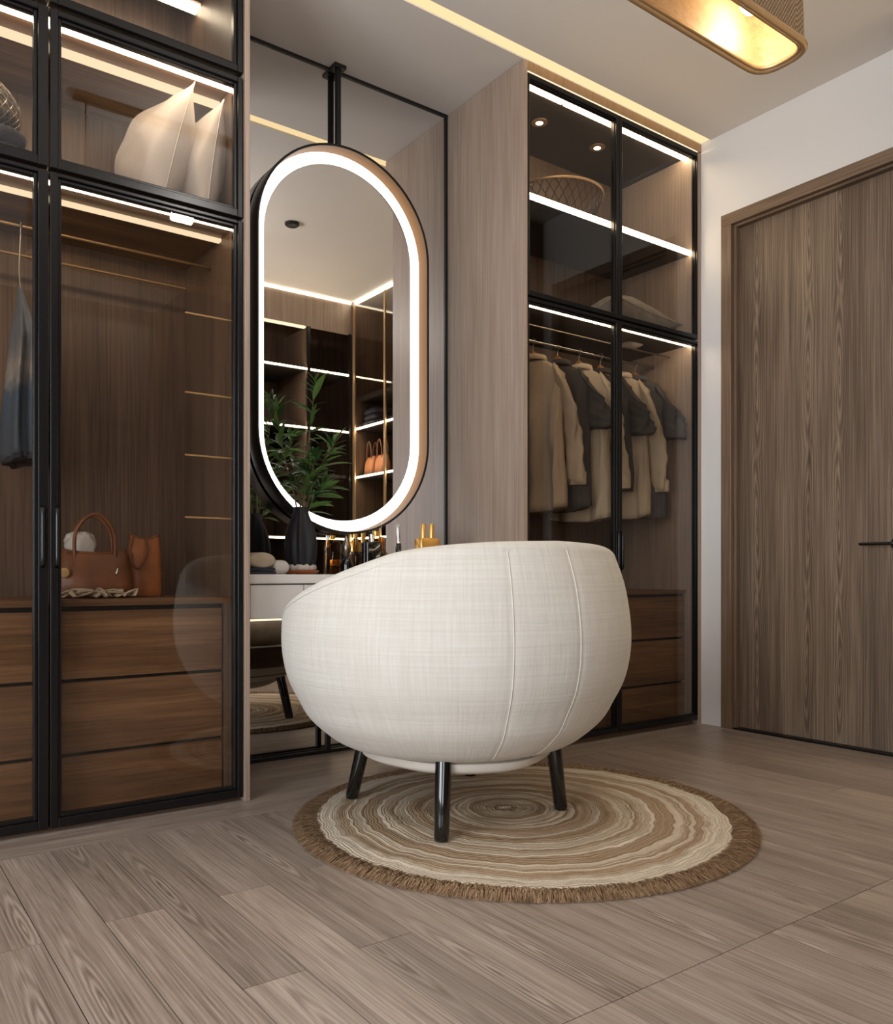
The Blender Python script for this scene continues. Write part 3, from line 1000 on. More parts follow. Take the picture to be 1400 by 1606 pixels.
# ------------------------------------------------------------------ round rug
RX, RY, RR = 1.612, 1.832, 0.648
RC = (1.60, 1.895)
rug = thing('rug', 'round jute rug of cream and tan rings under the armchair', 'rug', (RX, RY, 0))
NT_, NR = 300, 130
mb = MB()
UV = []
rows = []
rnd = random.Random(3)
ph = [rnd.uniform(0, 6.28) for _ in range(12)]
for i in range(NR + 1):
    t = i / NR
    row = []
    for j in range(NT_):
        a = 2 * pi * j / NT_
        er = RR - 0.055 + 0.006 * sin(3 * a + ph[0]) + 0.004 * sin(7 * a + ph[1]) + 0.004 * sin(17 * a + ph[2]) + 0.004 * sin(41 * a + ph[6]) * sin(5 * a)
        x = RX + er * cos(a)
        y = RY + er * sin(a)
        k = t
        x = RC[0] * (1 - k) + x * k
        y = RC[1] * (1 - k) + y * k
        wv = 60 * (t + 0.006 * sin(4 * a + ph[3] + 5 * t) + 0.004 * sin(9 * a + ph[4])) ** 0.9 if t > 0.01 else 0
        z = 0.0110 + 0.0010 * sin(7 * a + 31 * t + ph[5]) + 0.0008 * sin(40 * t + 3 * a)
        if i == NR:
            z = 0.004
        row.append((x, y, z))
        UV.append((t, j / NT_))
    rows.append(row)
mb.rings(rows, True, False, False)
mb.build('coiled_field', 'rug', rug, smooth=True, uvs=UV)
MB().lathe([(RR - 0.03, 0.0005), (RR - 0.03, 0.004), (RR - 0.02, 0.0045), (RR + 0.002, 0.0030), (RR + 0.004, 0.0005)], (RX, RY, 0), 160).build('backing', 'fringe', rug, smooth=True)
mb = MB()
for k in range(11000):
    a = rnd.uniform(0, 2 * pi)
    r0 = RR - rnd.uniform(0.035, 0.068)
    r1 = r0 + rnd.uniform(0.040, 0.062)
    r1 = min(r1, RR + 0.010)
    da = rnd.uniform(-0.02, 0.02)
    z0 = rnd.uniform(0.006, 0.011)
    z1 = rnd.uniform(0.002, 0.007)
    wd = rnd.uniform(0.0010, 0.0019)
    t = Vector((-sin(a), cos(a), 0)) * wd
    p0 = Vector((RX + r0 * cos(a), RY + r0 * sin(a), z0))
    am = a + da * .5
    pm = Vector((RX + (r0 + r1) / 2 * cos(am), RY + (r0 + r1) / 2 * sin(am), max(z0, z1) + rnd.uniform(0.001, 0.007)))
    p1 = Vector((RX + r1 * cos(a + da), RY + r1 * sin(a + da), z1))
    mb.add([p0 - t, p0 + t, pm - t, pm + t, p1 - t * .4, p1 + t * .4], [(0, 1, 3, 2), (2, 3, 5, 4)])
mb.build('fringe', 'fringe', rug, kind='stuff')['label'] = 'brown fringed border'

# ------------------------------------------------------------------ pendant lamp
LX0, LX1, LYC, LHW = 0.62, 1.955, 1.200, 0.076
LZ0, LZ1 = 2.0, 2.26


def plan(hw, z, n=18, x0=LX0, x1=LX1):
    pts = []
    for j in range(n + 1):
        a = -pi / 2 + pi * j / n
        pts.append((x1 - LHW + hw * abs(cos(a)) ** 0.7, LYC + hw * math.copysign(abs(sin(a)) ** 0.7, a), z))
    for j in range(n + 1):
        a = pi / 2 + pi * j / n
        pts.append((x0 + LHW + hw * cos(a), LYC + hw * sin(a), z))
    return pts


lamp = thing('pendant_lamp', 'long woven cane pendant lamp with bronze rim, hanging from the ceiling', 'lamp', (1.26, LYC, LZ0))
rings = [plan(LHW - 0.003 - 0.006 * k / 6, LZ0 + 0.012 + (LZ1 - LZ0 - 0.012) * k / 6) for k in range(7)]
UV = []
for k, r in enumerate(rings):
    L = 0
    for j, p in enumerate(r):
        if j:
            L += (Vector(p) - Vector(r[j - 1])).length
        UV.append((L, p[2]))
MB().rings(rings, True, False, False).build('shade', 'woven', lamp, smooth=True, uvs=UV)
MB().rings([plan(LHW - 0.010, LZ0 + 0.004), plan(LHW - 0.016, LZ0 + 0.16)], True, False, True).build('lining', 'shade_lining', lamp, smooth=True, auto=40)
MB().tube(plan(LHW - 0.0035, LZ0 + 0.008), 0.0085, 12, loop=True).build('rim', 'bronze', lamp, smooth=True)
MB().tube(plan(LHW - 0.0145, LZ0 + 0.008), 0.0050, 10, loop=True).build('rim', 'bronze', lamp, smooth=True)
MB().tube(plan(LHW - 0.009, LZ1), 0.005, 8, loop=True).build('rim', 'bronze', lamp, smooth=True)
MB().tube([(LX1 - 0.001, LYC - 0.02, LZ0 + 0.008), (LX1 - 0.007, LYC - 0.02, LZ1)], 0.003, 8).build('rib', 'bronze', lamp, smooth=True)
for bx in (1.80, 1.26, 0.74):
    MB().lathe([(0.0, -0.028), (0.014, -0.025), (0.025, -0.012), (0.028, 0), (0.024, 0.016), (0.014, 0.030), (0.0, 0.034)], (bx, LYC, LZ0 + 0.100), 20).build('bulb', 'bulb', lamp, smooth=True)
    MB().lathe([(0.014, 0.028), (0.014, 0.058), (0, 0.058)], (bx, LYC, LZ0 + 0.100), 16).build('socket', 'bronze', lamp, smooth=True, auto=40)
for bx in (0.85, 1.65):
    MB().tube([(bx, LYC, LZ0 + 0.155), (bx, LYC, ZC - 0.01)], 0.003, 8).build('suspension_rod', 'bronze', lamp, smooth=True)
B(0.80, 1.70, LYC - 0.03, LYC + 0.03, ZC - 0.022, ZC - 0.0005).build('canopy', 'bronze', lamp, bevel=0.003)
point_light((1.26, LYC, LZ1 + 0.06), 16, (1, 0.95, 0.90), 0.05)  # added uplight above the shade to brighten the ceiling; no bulb there
lp = point_light((1.80, LYC, LZ0 + 0.05), 1.3, (1, 0.86, 0.62), 0.02)

# black downlight seen in the mirror
for k, (dx, dy) in enumerate(((2.12, 1.464),)):
    dl = MB().lathe([(0.0, -0.012), (0.026, -0.012), (0.034, -0.016), (0.040, -0.012), (0.042, 0.0)], (dx, dy, ZC - 0.0005), 24).build('downlight', 'black_matte', smooth=True, auto=40)
    tag(dl, 'small round black ceiling spot reflected in the hanging mirror', 'downlight')
    spot_light((dx, dy, ZC - 0.03), 14)


# ------------------------------------------------------------------ soft goods
def pillow(name, mat, c, w, h, t, rot, parent=None, seed=0, sag=0.0):
    """square cushion standing in the xz plane, w wide, h tall, t thick"""
    r = random.Random(seed)
    ph = [r.uniform(0, 6.28) for _ in range(8)]
    n = 26
    top, bot = [], []
    R = Matrix.Rotation(rot[2], 4, 'Z') @ Matrix.Rotation(rot[1], 4, 'Y') @ Matrix.Rotation(rot[0], 4, 'X')
    vs, fs = [], []

    def pos(i, j, side):
        u, v = -1 + 2 * i / n, -1 + 2 * j / n
        pin = 1 - 0.10 * (1 - u * u) * abs(v) ** 4
        pin2 = 1 - 0.10 * (1 - v * v) * abs(u) ** 4
        x = u * w / 2 * pin2
        z = v * h / 2 * pin
        th = max(0, (1 - u * u) ** 0.62 * (1 - abs(v) ** 2.2) ** 0.72) * t / 2
        wr = 0.011 * (sin(5 * u + 3 * v + ph[0]) * sin(4 * v + ph[1]) + 0.6 * sin(9 * u - 6 * v + ph[2])) * (1 - u * u) ** .5 * (1 - v * v) ** .5
        th += wr * t * 4 if side > 0 else -wr * t * 2
        return Vector((x, -side * th, z - sag * (1 - v) * 0))
    idx = {}
    for side in (1, -1):
        for i in range(n + 1):
            for j in range(n + 1):
                edge = i in (0, n) or j in (0, n)
                key = (i, j, 0 if edge else side)
                if key not in idx:
                    idx[key] = len(vs)
                    vs.append(R @ pos(i, j, side) + Vector(c))
    for side in (1, -1):
        for i in range(n):
            for j in range(n):
                q = [(i, j), (i + 1, j), (i + 1, j + 1), (i, j + 1)]
                if side < 0:
                    q.reverse()
                fs.append(tuple(idx[(a, b, 0 if (a in (0, n) or b in (0, n)) else side)] for a, b in q))
    mb = MB()
    mb.add(vs, fs)
    o = mb.build(name, mat, parent, smooth=True, at=(c[0], c[1], c[2] - h / 2) if parent is None else None)
    # piping round the edge
    loop = [R @ pos(i, 0, 1) + Vector(c) for i in range(n)] + [R @ pos(n, j, 1) + Vector(c) for j in range(n)] + \
           [R @ pos(n - i, n, 1) + Vector(c) for i in range(n)] + [R @ pos(0, n - j, 1) + Vector(c) for j in range(n)]
    MB().tube(loop, 0.0022, 6, loop=True).build('piping', mat, o, smooth=True)
    return o


c1 = pillow('cushion', 'satin', (0.825, 2.70, 2.022), 0.34, 0.42, 0.20, (radians(-14), 0, radians(-84)), seed=1)
tag(c1, 'pale satin cushion on the upper shelf, leaning at the left of a pair', 'cushion', 'satin cushions on the upper shelf')
c2 = pillow('cushion', 'satin', (0.942, 2.68, 2.000), 0.32, 0.39, 0.16, (radians(-8), 0, radians(-86)), seed=2)
tag(c2, 'pale satin cushion on the upper shelf, right one standing by the side panel', 'cushion', 'satin cushions on the upper shelf')

pr = pillow('pillow', 'grey_linen', (2.99, 2.66, 1.885), 0.46, 0.30, 0.20, (radians(82), radians(6), 0), seed=5)
tag(pr, 'grey linen pillow lying flat on the shelf above the hanging shirts', 'pillow')

# wire basket lamp and dark folded cloth in the left upper bay
bk = thing('wire_basket', 'rounded woven wire basket standing on folded dark cloth, upper left shelf', 'basket', (0.335, 2.68, 1.90))
bc = (0.325, 2.68, 1.955)
bp = [(0.045, 0.0), (0.085, 0.012), (0.105, 0.045), (0.100, 0.085), (0.075, 0.125), (0.04, 0.155)]
mb = MB()
for k in range(28):
    for sgn in (1, -1):
        pts = []
        for i in range(13):
            t = i / 12
            r = lin([(q / 5, bp[q][0]) for q in range(6)], t)
            z = lin([(q / 5, bp[q][1]) for q in range(6)], t)
            a = 2 * pi * k / 28 + sgn * t * 1.1
            pts.append((bc[0] + r * cos(a), bc[1] + r * sin(a), bc[2] + z))
        mb.tube(pts, 0.0016, 4)
mb.build('wire_mesh', 'steel', bk, smooth=True, kind='stuff')
MB().tube([(bc[0] + 0.04 * cos(a * pi / 12), bc[1] + 0.04 * sin(a * pi / 12), bc[2] + 0.155) for a in range(24)], 0.003, 6, loop=True).build('rim', 'steel', bk, smooth=True)
MB().lathe([(0.0, 0.0), (0.046, 0.0), (0.086, 0.014), (0.10, 0.04), (0.097, 0.042), (0.083, 0.017), (0.0, 0.004)], bc, 28).build('bowl', 'dark_shelf', bk, smooth=True)


def folded(name, mat, c, w, d, h, layers, rot=0, seed=0, parent=None):
    """stack of soft folds; one mesh"""
    r = random.Random(seed)
    mb = MB()
    R = Matrix.Rotation(rot, 4, 'Z')
    for k in range(layers):
        z0 = h * k / layers
        z1 = h * (k + 1) / layers
        ww, dd = w * (1 - 0.05 * r.random()), d * (1 - 0.05 * r.random())
        ox, oy = r.uniform(-1, 1) * w * 0.02, r.uniform(-1, 1) * d * 0.02
        rr = (z1 - z0) / 2
        rings = []
        for i in range(7):
            a = -pi / 2 + pi * i / 6
            e = rr * cos(a) * 0.9
            ring = []
            for j in range(32):
                b = 2 * pi * j / 32
                cb, sb = cos(b), sin(b)
                x = (abs(cb) ** 0.35) * (1 if cb >= 0 else -1) * (ww / 2 - rr + e)
                y = (abs(sb) ** 0.35) * (1 if sb >= 0 else -1) * (dd / 2 - rr + e)
                z = z0 + rr + rr * sin(a) * 0.98 + 0.0035 * sin(6 * x / w * 3 + seed + k) * (k / layers)
                p = R @ Vector((x + ox, y + oy, z))
                ring.append((p.x + c[0], p.y + c[1], p.z + c[2]))
            rings.append(ring)
        mb.rings(rings)
    return mb.build(name, mat, parent, smooth=True, auto=50, at=c if parent is None else None)


o = folded('folded_cloth', 'jeans', (0.325, 2.68, 1.8125), 0.22, 0.24, 0.135, 3, 0.1, 2)
tag(o, 'folded dark grey cloths under the wire basket, upper left shelf', 'cloth')

# ombre denim garment, hung on edge in the left bay
og = thing('denim_garment', 'faded grey-blue denim garment hanging from the rod behind the leftmost glass door', 'garment', (0.43, 2.70, 1.03))
rings = []
for i in range(30):
    t = i / 29
    z = 1.54 - 0.50 * t
    w_ = 0.008 + 0.013 * min(1, t * 4) + 0.015 * t
    d_ = 0.012 + 0.10 * min(1, t * 3.2) + 0.03 * t
    ring = []
    for j in range(40):
        a = 2 * pi * j / 40
        f = 1 + (0.24 * sin(5 * a + 0.6) + 0.12 * sin(11 * a + 2 * t)) * min(1, t * 2)
        ring.append((0.434 + w_ * f * cos(a) + 0.004 * sin(6 * t), 2.70 + d_ * f * sin(a), z - (0.006 * sin(3 * a) if i == 29 else 0)))
    rings.append(ring)
MB().rings(rings).build('body', 'ombre', og, smooth=True)
rings = []
for (z, e) in ((1.046, 1.0), (1.028, 1.02), (1.028, 0.9), (1.046, 0.85)):
    rings.append([(0.434 + 0.036 * e * cos(2 * pi * j / 40) * (1 + 0.2 * sin(10 * pi * j / 40 + .6)), 2.70 + 0.138 * e * sin(2 * pi * j / 40) * (1 + 0.2 * sin(10 * pi * j / 40 + .6)), z) for j in range(40)])
MB().rings(rings).build('hem', 'jeans', og, smooth=True)
MB().tube(smooth_path([(0.434, 2.70, 1.535), (0.430, 2.70, 1.60), (0.434, 2.70, 1.70), (0.434, 2.690, 1.728), (0.434, 2.70, 1.7335), (0.434, 2.710, 1.728)], 5), 0.0022, 6).build('hook', 'steel', og, smooth=True)


# leather tote with loop handles
def tote(name, label, c, w, d, h, mat, rot, handles=True, tan=False, lean=0.0, group=None):
    t = thing(name, label, 'bag', c, group)
    R = Matrix.Rotation(rot, 4, 'Z')

    def T(x, y, z):
        p = R @ Vector((x + lean * z, y, z))
        return (p.x + c[0], p.y + c[1], p.z + c[2])

    def ring(z, f, g, n=40):
        out = []
        for j in range(n):
            a = 2 * pi * j / n
            ca, sa = cos(a), sin(a)
            x = (abs(ca) ** 0.5) * (1 if ca >= 0 else -1) * w / 2 * f
            y = (abs(sa) ** 0.6) * (1 if sa >= 0 else -1) * d / 2 * g
            y *= 1 + 0.07 * sin(7 * a + z * 40)
            zz = z - (0.10 * h * (1 - (2 * x / w) ** 2) * (1 if z > h * 0.9 else 0))
            out.append(T(x, y, zz))
        return out
    lev = [(0.001, 0.93, 0.9), (0.01, 1.0, 1.0), (h * .3, 1.02, 1.04), (h * .6, 0.97, 0.88), (h * .85, 0.90, 0.62), (h, 0.87, 0.5)]
    rings = [ring(z, f, g) for z, f, g in lev] + [ring(z, f - 0.03, g - 0.08) for z, f, g in reversed(lev[3:])]
    MB().rings(rings, True, True, True).build('body', mat, t, smooth=True, auto=60)
    MB().tube(ring(h, 0.855, 0.47), 0.0035, 6, loop=True).build('rim', 'leather', t, smooth=True)
    if handles:
        for s in (1, -1):
            pts = [(-0.24 * w, s * d * 0.27, h * .62), (-0.26 * w, s * d * 0.29, h * .95), (-0.24 * w, s * d * .30, h * 1.32), (-0.10 * w, s * d * .32, h * 1.62), (0.08 * w, s * d * .32, h * 1.66), (0.24 * w, s * d * .31, h * 1.36), (0.27 * w, s * d * .29, h * .95), (0.25 * w, s * d * .28, h * .62)]
            MB().tube([T(*p) for p in smooth_path(pts, 6)], 0.0055, 8).build('handle', 'leather', t, smooth=True)
    return t, T


tb, TT = tote('tote_bag', 'brown leather tote with looped handles on the walnut counter', (0.635, 2.70, 0.6325), 0.215, 0.14, 0.150, 'leather', radians(-8))
mb = MB()
rings = []
for (z, f) in ((0.09, 0.5), (0.14, 0.75), (0.165, 0.9), (0.185, 0.75), (0.195, 0.3)):
    rings.append([TT(-0.035 + 0.05 * f * cos(2 * pi * j / 24) * (1 + .1 * sin(3 * j)), 0.004 + 0.020 * f * sin(2 * pi * j / 24), z + 0.008 * sin(j * 1.3)) for j in range(24)])
wc = mb.rings(rings).build('cloth', 'white_cloth', at=(0.6, 2.70, 0.72), smooth=True)
tag(wc, 'crumpled white cloth stuffed in the brown leather tote', 'cloth')
MB().lathe([(0.006, -0.002), (0.013, -0.002), (0.015, 0.0), (0.013, 0.002), (0.006, 0.002)], (0, 0, 0), 20).build('buckle', 'brass', tb, smooth=True, local=True).matrix_local = Matrix.Translation(Vector(TT(-0.085, -0.076, 0.075)) - tb.location) @ Matrix.Rotation(pi / 2, 4, 'X')
MB().tube([TT(0.055, -0.05, 0.098), TT(0.062, -0.066, 0.085), TT(0.058, -0.076, 0.07)], 0.004, 8).build('tassel', 'chrome', tb, smooth=True)
pt, PT = tote('leather_pouch', 'tan upright leather pouch right of the brown tote', (0.800, 2.74, 0.6325), 0.105, 0.075, 0.205, 'leather_tan', radians(-4), handles=False)
MB().tube(smooth_path([PT(-0.04, -0.03, 0.19), PT(-0.055, -0.055, 0.13), PT(-0.035, -0.06, 0.09), PT(-0.005, -0.045, 0.13), PT(0.0, -0.03, 0.19)], 6), 0.004, 8).build('strap', 'leather', pt, smooth=True)
r = random.Random(9)
mb = MB()
for k in range(16):
    x0 = 0.535 + 0.19 * k / 15
    pts = [(x0 + r.uniform(-.02, .02), 2.575 + r.uniform(0, .06), 0.634 + 0.004), (x0 + r.uniform(-.03, .03), 2.585 + r.uniform(0, .04), 0.643 + r.uniform(0, .018)), (x0 + r.uniform(-.04, .04), 2.60 + r.uniform(-.02, .02), 0.645 + r.uniform(0, .014)), (x0 + r.uniform(-.05, .05), 2.58 + r.uniform(-.01, .06), 0.6385)]
    mb.tube(smooth_path(pts, 5), 0.0055, 6, flat=0.6)
o = mb.build('scarf', 'cream_cloth', smooth=True, at=(0.63, 2.59, 0.6325))
tag(o, 'crumpled cream knotted scarf lying before the brown tote', 'scarf')
o['kind'] = 'thing'


# ------------------------------------------------------------------ shirts on hangers
def hanger(x, y, z, rot, label):
    t = thing('clothes_hanger', label, 'hanger', (x, y, z - 0.10), 'wooden hangers on the rod')
    R = Matrix.Rotation(rot, 4, 'Z')

    def T(a, b, c):
        p = R @ Vector((a, b, c))
        return (x + p.x, y + p.y, z + p.z)
    pts = [T(0, 0.118 * s, -0.104 - 0.055 * abs(s) ** 1.5 + 0.045 * (1 - abs(s)) ** 2) for s in [k / 8 - 1 for k in range(17)]]
    MB().tube(pts, [0.007 + 0.013 * (1 - abs(k / 8 - 1)) ** 2 for k in range(17)], 8).build('wooden_bar', 'hanger_wood', t, smooth=True)
    hk = [T(0, 0, -0.06), T(0, 0, -0.03), T(0, -0.004, -0.016), T(0, -0.013, -0.002), T(0, -0.009, 0.0085), T(0, 0.0, 0.0115), T(0, 0.010, 0.007), T(0, 0.013, -0.002)]
    MB().tube(smooth_path(hk, 4), 0.0018, 6).build('hook', 'steel', t, smooth=True)
    return t


def shirt(x, y, z, rot, mat, long_sleeve, length, label, seed, cat='shirt'):
    rnd = random.Random(seed)
    ph = [rnd.uniform(0, 6.28) for _ in range(8)]
    t = thing('shirt', label, cat, (x, y, z - length), 'shirts hanging from the rod')
    R = Matrix.Rotation(rot, 4, 'Z')

    def T(a, b, c):
        p = R @ Vector((a, b, c))
        return (x + p.x, y + p.y, z + p.z)
    rings = []
    NRW = 34
    for i in range(NRW + 1):
        tt = i / NRW
        zz = -0.082 - (length - 0.082) * tt ** 1.25
        q = (-zz - 0.082)
        if q < 0.075:
            hw = 0.050 + (0.158 - 0.050) * (q / 0.075) ** 0.72
        else:
            hw = 0.158 - 0.010 * min(1, (q - 0.075) / 0.1) + 0.018 * max(0, (q - 0.2)) / 0.5
        th = 0.016 + 0.026 * min(1, q / 0.2) + 0.012 * tt
        ring = []
        for j in range(48):
            a = 2 * pi * j / 48
            ca, sa = cos(a), sin(a)
            b = (abs(sa) ** 0.8) * (1 if sa >= 0 else -1) * hw
            f = 1 + min(1, q * 4) * (0.36 * sin(6 * a + ph[0] + 2.5 * tt) + 0.30 * sin(9 * a + ph[1] - 2 * tt) + 0.20 * sin(16 * a + ph[2] + 7 * tt) + 0.14 * sin(5 * a + 26 * tt + ph[5]))
            aa = (abs(ca) ** 0.7) * (1 if ca >= 0 else -1) * th * f + 0.006 * sin(9 * tt + ph[3])
            dz = 0.012 * sin(2 * a + ph[4]) * tt + 0.05 * tt * (-(sa * sa) * 0.3 + 0.3)
            ring.append(T(aa, b, zz - dz * 0.6))
        rings.append(ring)
    MB().rings(rings).build('body', mat, t, smooth=True)
    # collar
    pts = [T(0.026 * cos(2 * pi * k / 20), 0.060 * sin(2 * pi * k / 20), -0.078 - 0.012 * cos(2 * pi * k / 20)) for k in range(20)]
    MB().tube(pts, 0.010, 8, loop=True, flat=1.5).build('collar', mat, t, smooth=True)
    for s in (1, -1):
        sl = 0.47 if long_sleeve else 0.22
        flare = 0.050 if long_sleeve else 0.048
        rings = []
        NS = 22
        for i in range(NS + 1):
            tt = i / NS
            cz = -0.150 - sl * tt
            cb = s * (0.138 + flare * (tt ** 0.6) * (0.62 if long_sleeve else 1.0))
            ca = ((0.045 if long_sleeve else 0.026) if s < 0 else -0.01) * tt * 2 + 0.005 * sin(7 * tt + ph[5])
            rb = (0.030 + 0.026 * min(1, tt * 4)) * (1 - (0.30 if long_sleeve else -0.10) * tt)
            ra = 0.026 * (1 - 0.2 * tt) + (0.012 if not long_sleeve else 0) * tt
            ring = []
            for j in range(24):
                a = 2 * pi * j / 24
                f = 1 + (0.18 * sin(3 * a + ph[6] + 9 * tt) + 0.13 * sin(5 * a + 17 * tt + ph[7]) + 0.07 * sin(2 * a - 31 * tt)) * min(1, tt * 3)
                ring.append(T(ca + ra * f * cos(a), cb + rb * f * sin(a), cz + 0.05 * sin(a) * (-s) * (1 - tt) + (0.0 if i < NS else 0.004 * sin(3 * a))))
            rings.append(ring)
        sv = MB().rings(rings).build('sleeve', mat, t, smooth=True)
        if long_sleeve:
            tt = 0.93
            rr2 = []
            for (dz, e) in ((0.05, 1.02), (0.046, 1.09), (0.0, 1.09), (-0.006, 1.02)):
                rr2.append([T((0.045 if s < 0 else -0.01) * 2 + 0.0215 * e * cos(2 * pi * j / 24), s * (0.138 + flare * .62) + 0.0405 * e * sin(2 * pi * j / 24), -0.150 - sl + dz) for j in range(24)])
            MB().rings(rr2).build('cuff', mat, sv, smooth=True, auto=40)
    return t


ROD_Y, ROD_Z = 2.72, 1.725
specs = [  # x on the rod, turn, material, long sleeve, length, labels
    (2.462, 0.26, 'shirt_beige', True, 0.73, 'beige long-sleeved shirt, first on the rod beside the oak side panel', 'wooden hanger of the first beige shirt beside the oak panel'),
    (2.610, 0.30, 'shirt_dark', False, 0.72, 'charcoal short-sleeved shirt between two beige shirts behind the left glass door', 'wooden hanger of the charcoal shirt behind the left glass door'),
    (2.745, 0.24, 'shirt_sand', True, 0.76, 'sand long-sleeved shirt right of the charcoal one, behind the left door', 'wooden hanger of the sand shirt right of the charcoal one'),
    (2.885, 0.28, 'shirt_dark', False, 0.62, 'black short-sleeved shirt just right of the door mullion', 'wooden hanger of the black shirt at the door mullion'),
    (3.012, 0.22, 'shirt_sand', True, 0.74, 'pale sand long-sleeved shirt behind the right glass door', 'wooden hanger of the pale shirt behind the right door'),
    (3.128, 0.20, 'shirt_navy', False, 0.74, 'slate grey short-sleeved shirt, last on the rod by the right end', 'wooden hanger of the slate shirt at the rod end'),
]
for k, (x, rt, mt, lg, ln, lab, hlab) in enumerate(specs):
    hanger(x, ROD_Y, ROD_Z, rt, hlab)
    shirt(x, ROD_Y, ROD_Z - 0.008, rt, mt, lg, ln, lab, 20 + k)

# added bronze-rimmed basket, standing in for a lamp reflected in the door glass
rb = thing('reflection_basket', 'dark hooped basket added in place of a woven lamp reflected in the glass, top shelf, above the shirts', 'basket', (2.61, 2.72, 2.2375))
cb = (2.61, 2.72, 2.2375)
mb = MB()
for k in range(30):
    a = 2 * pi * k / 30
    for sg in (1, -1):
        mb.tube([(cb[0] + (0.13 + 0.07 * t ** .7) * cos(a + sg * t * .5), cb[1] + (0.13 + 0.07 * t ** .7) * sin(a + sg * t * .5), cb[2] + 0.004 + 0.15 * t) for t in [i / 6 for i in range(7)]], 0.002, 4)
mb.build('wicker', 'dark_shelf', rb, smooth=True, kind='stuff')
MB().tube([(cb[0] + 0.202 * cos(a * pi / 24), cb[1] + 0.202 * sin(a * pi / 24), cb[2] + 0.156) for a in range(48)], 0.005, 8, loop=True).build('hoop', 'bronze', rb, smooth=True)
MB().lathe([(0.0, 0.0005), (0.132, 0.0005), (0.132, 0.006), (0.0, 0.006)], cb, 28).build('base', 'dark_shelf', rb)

# ------------------------------------------------------------------ on the vanity
VZ = 0.7035
o = MB().lathe([(0.0, 0), (0.050, 0), (0.062, 0.006), (0.065, 0.014), (0.060, 0.015), (0.055, 0.009), (0.0, 0.007)], (1.365, 2.76, VZ), 36).build('dish', 'dish', at=(1.365, 2.76, VZ), smooth=True, auto=50)
tag(o, 'orange-brown round dish under the black vase', 'dish')
vz = VZ + 0.0085
vs_ = thing('vase', 'black draped vase on the orange-brown dish, holding leafy branches', 'vase', (1.365, 2.76, vz))


def pleat(a, z):
    k = max(0, min(1, (z - 0.01) / 0.05)) * max(0, min(1, (0.235 - z) / 0.06))
    return 1 + k * (0.09 * sin(9 * a + 9 * z) + 0.05 * sin(5 * a + 1) + 0.03 * sin(17 * a))


MB().lathe([(0.0, 0.016), (0.045, 0.016), (0.050, 0.03), (0.055, 0.06), (0.056, 0.10), (0.050, 0.14), (0.040, 0.175), (0.029, 0.205), (0.026, 0.222), (0.029, 0.235), (0.024, 0.236), (0.020, 0.215), (0.026, 0.17), (0.0, 0.10)], (1.365, 2.76, vz), 60, mod=pleat).build('body', 'navy_cloth', vs_, smooth=True)
MB().lathe([(0.0, 0.0), (0.040, 0.0), (0.050, 0.006), (0.053, 0.014), (0.049, 0.026), (0.040, 0.030)], (1.365, 2.76, vz), 40, mod=lambda a, z: 1 + 0.05 * sin(11 * a) + 0.03 * sin(23 * a)).build('collar', 'fur', vs_, smooth=True)['label'] = 'pale furry foot'

pl = thing('leafy_branch', 'green leafy branches standing in the black vase before the lit mirror', 'plant', (1.365, 2.76, vz + 0.10))
r = random.Random(12)
leafm = []
for (L, W_, mt) in ((0.085, 0.0085, 'leaf'), (0.070, 0.0070, 'leaf_dark'), (0.095, 0.012, 'leaf')):
    mb = MB()
    vs, fs = [], []
    n = 7
    for i in range(n + 1):
        t = i / n
        wv = W_ * sin(pi * min(1, t * 0.94 + 0.05)) ** 0.8
        if i == n:
            wv = 0.0003
        x = L * t
        z = -0.25 * L * t * t
        vs += [(x, -wv, z + wv * .35), (x, 0, z), (x, wv, z + wv * .35)]
    for i in range(n):
        a = i * 3
        fs += [(a, a + 3, a + 4, a + 1), (a + 1, a + 4, a + 5, a + 2)]
    mb.add(vs, fs)
    me = bpy.data.meshes.new('leaf')
    me.from_pydata(vs, [], fs)
    me.materials.append(M[mt])
    me.polygons.foreach_set('use_smooth', [True] * len(me.polygons))
    leafm.append(me)


def leaf(p, d, roll, sc, k):
    o = bpy.data.objects.new('leaf', leafm[k])
    COL.objects.link(o)
    o.parent = pl
    d = Vector(d).normalized()
    q = d.to_track_quat('X', 'Z').to_matrix().to_4x4()
    o.matrix_local = Matrix.Translation(Vector(p) - pl.location) @ q @ Matrix.Rotation(roll, 4, 'X') @ Matrix.Scale(sc, 4)


base = Vector((1.365, 2.76, vz + 0.12))
stems = [  # tip x, y, z, bend
    [(1.365, 2.76, 0.83), (1.372, 2.758, 0.98), (1.385, 2.755, 1.12), (1.400, 2.75, 1.27), (1.416, 2.745, 1.40)],
    [(1.362, 2.762, 0.83), (1.345, 2.765, 0.97), (1.310, 2.77, 1.10), (1.285, 2.775, 1.22), (1.272, 2.775, 1.29)],
    [(1.368, 2.76, 0.83), (1.385, 2.75, 0.96), (1.415, 2.735, 1.06), (1.448, 2.72, 1.14), (1.475, 2.71, 1.18)],
    [(1.366, 2.764, 0.83), (1.368, 2.772, 0.95), (1.355, 2.79, 1.06), (1.345, 2.80, 1.15), (1.340, 2.80, 1.20)],
    [(1.368, 2.758, 0.83), (1.392, 2.76, 0.93), (1.43, 2.765, 1.00), (1.46, 2.77, 1.03)],
    [(1.364, 2.758, 0.83), (1.362, 2.74, 0.95), (1.378, 2.715, 1.05), (1.395, 2.70, 1.12)],
]
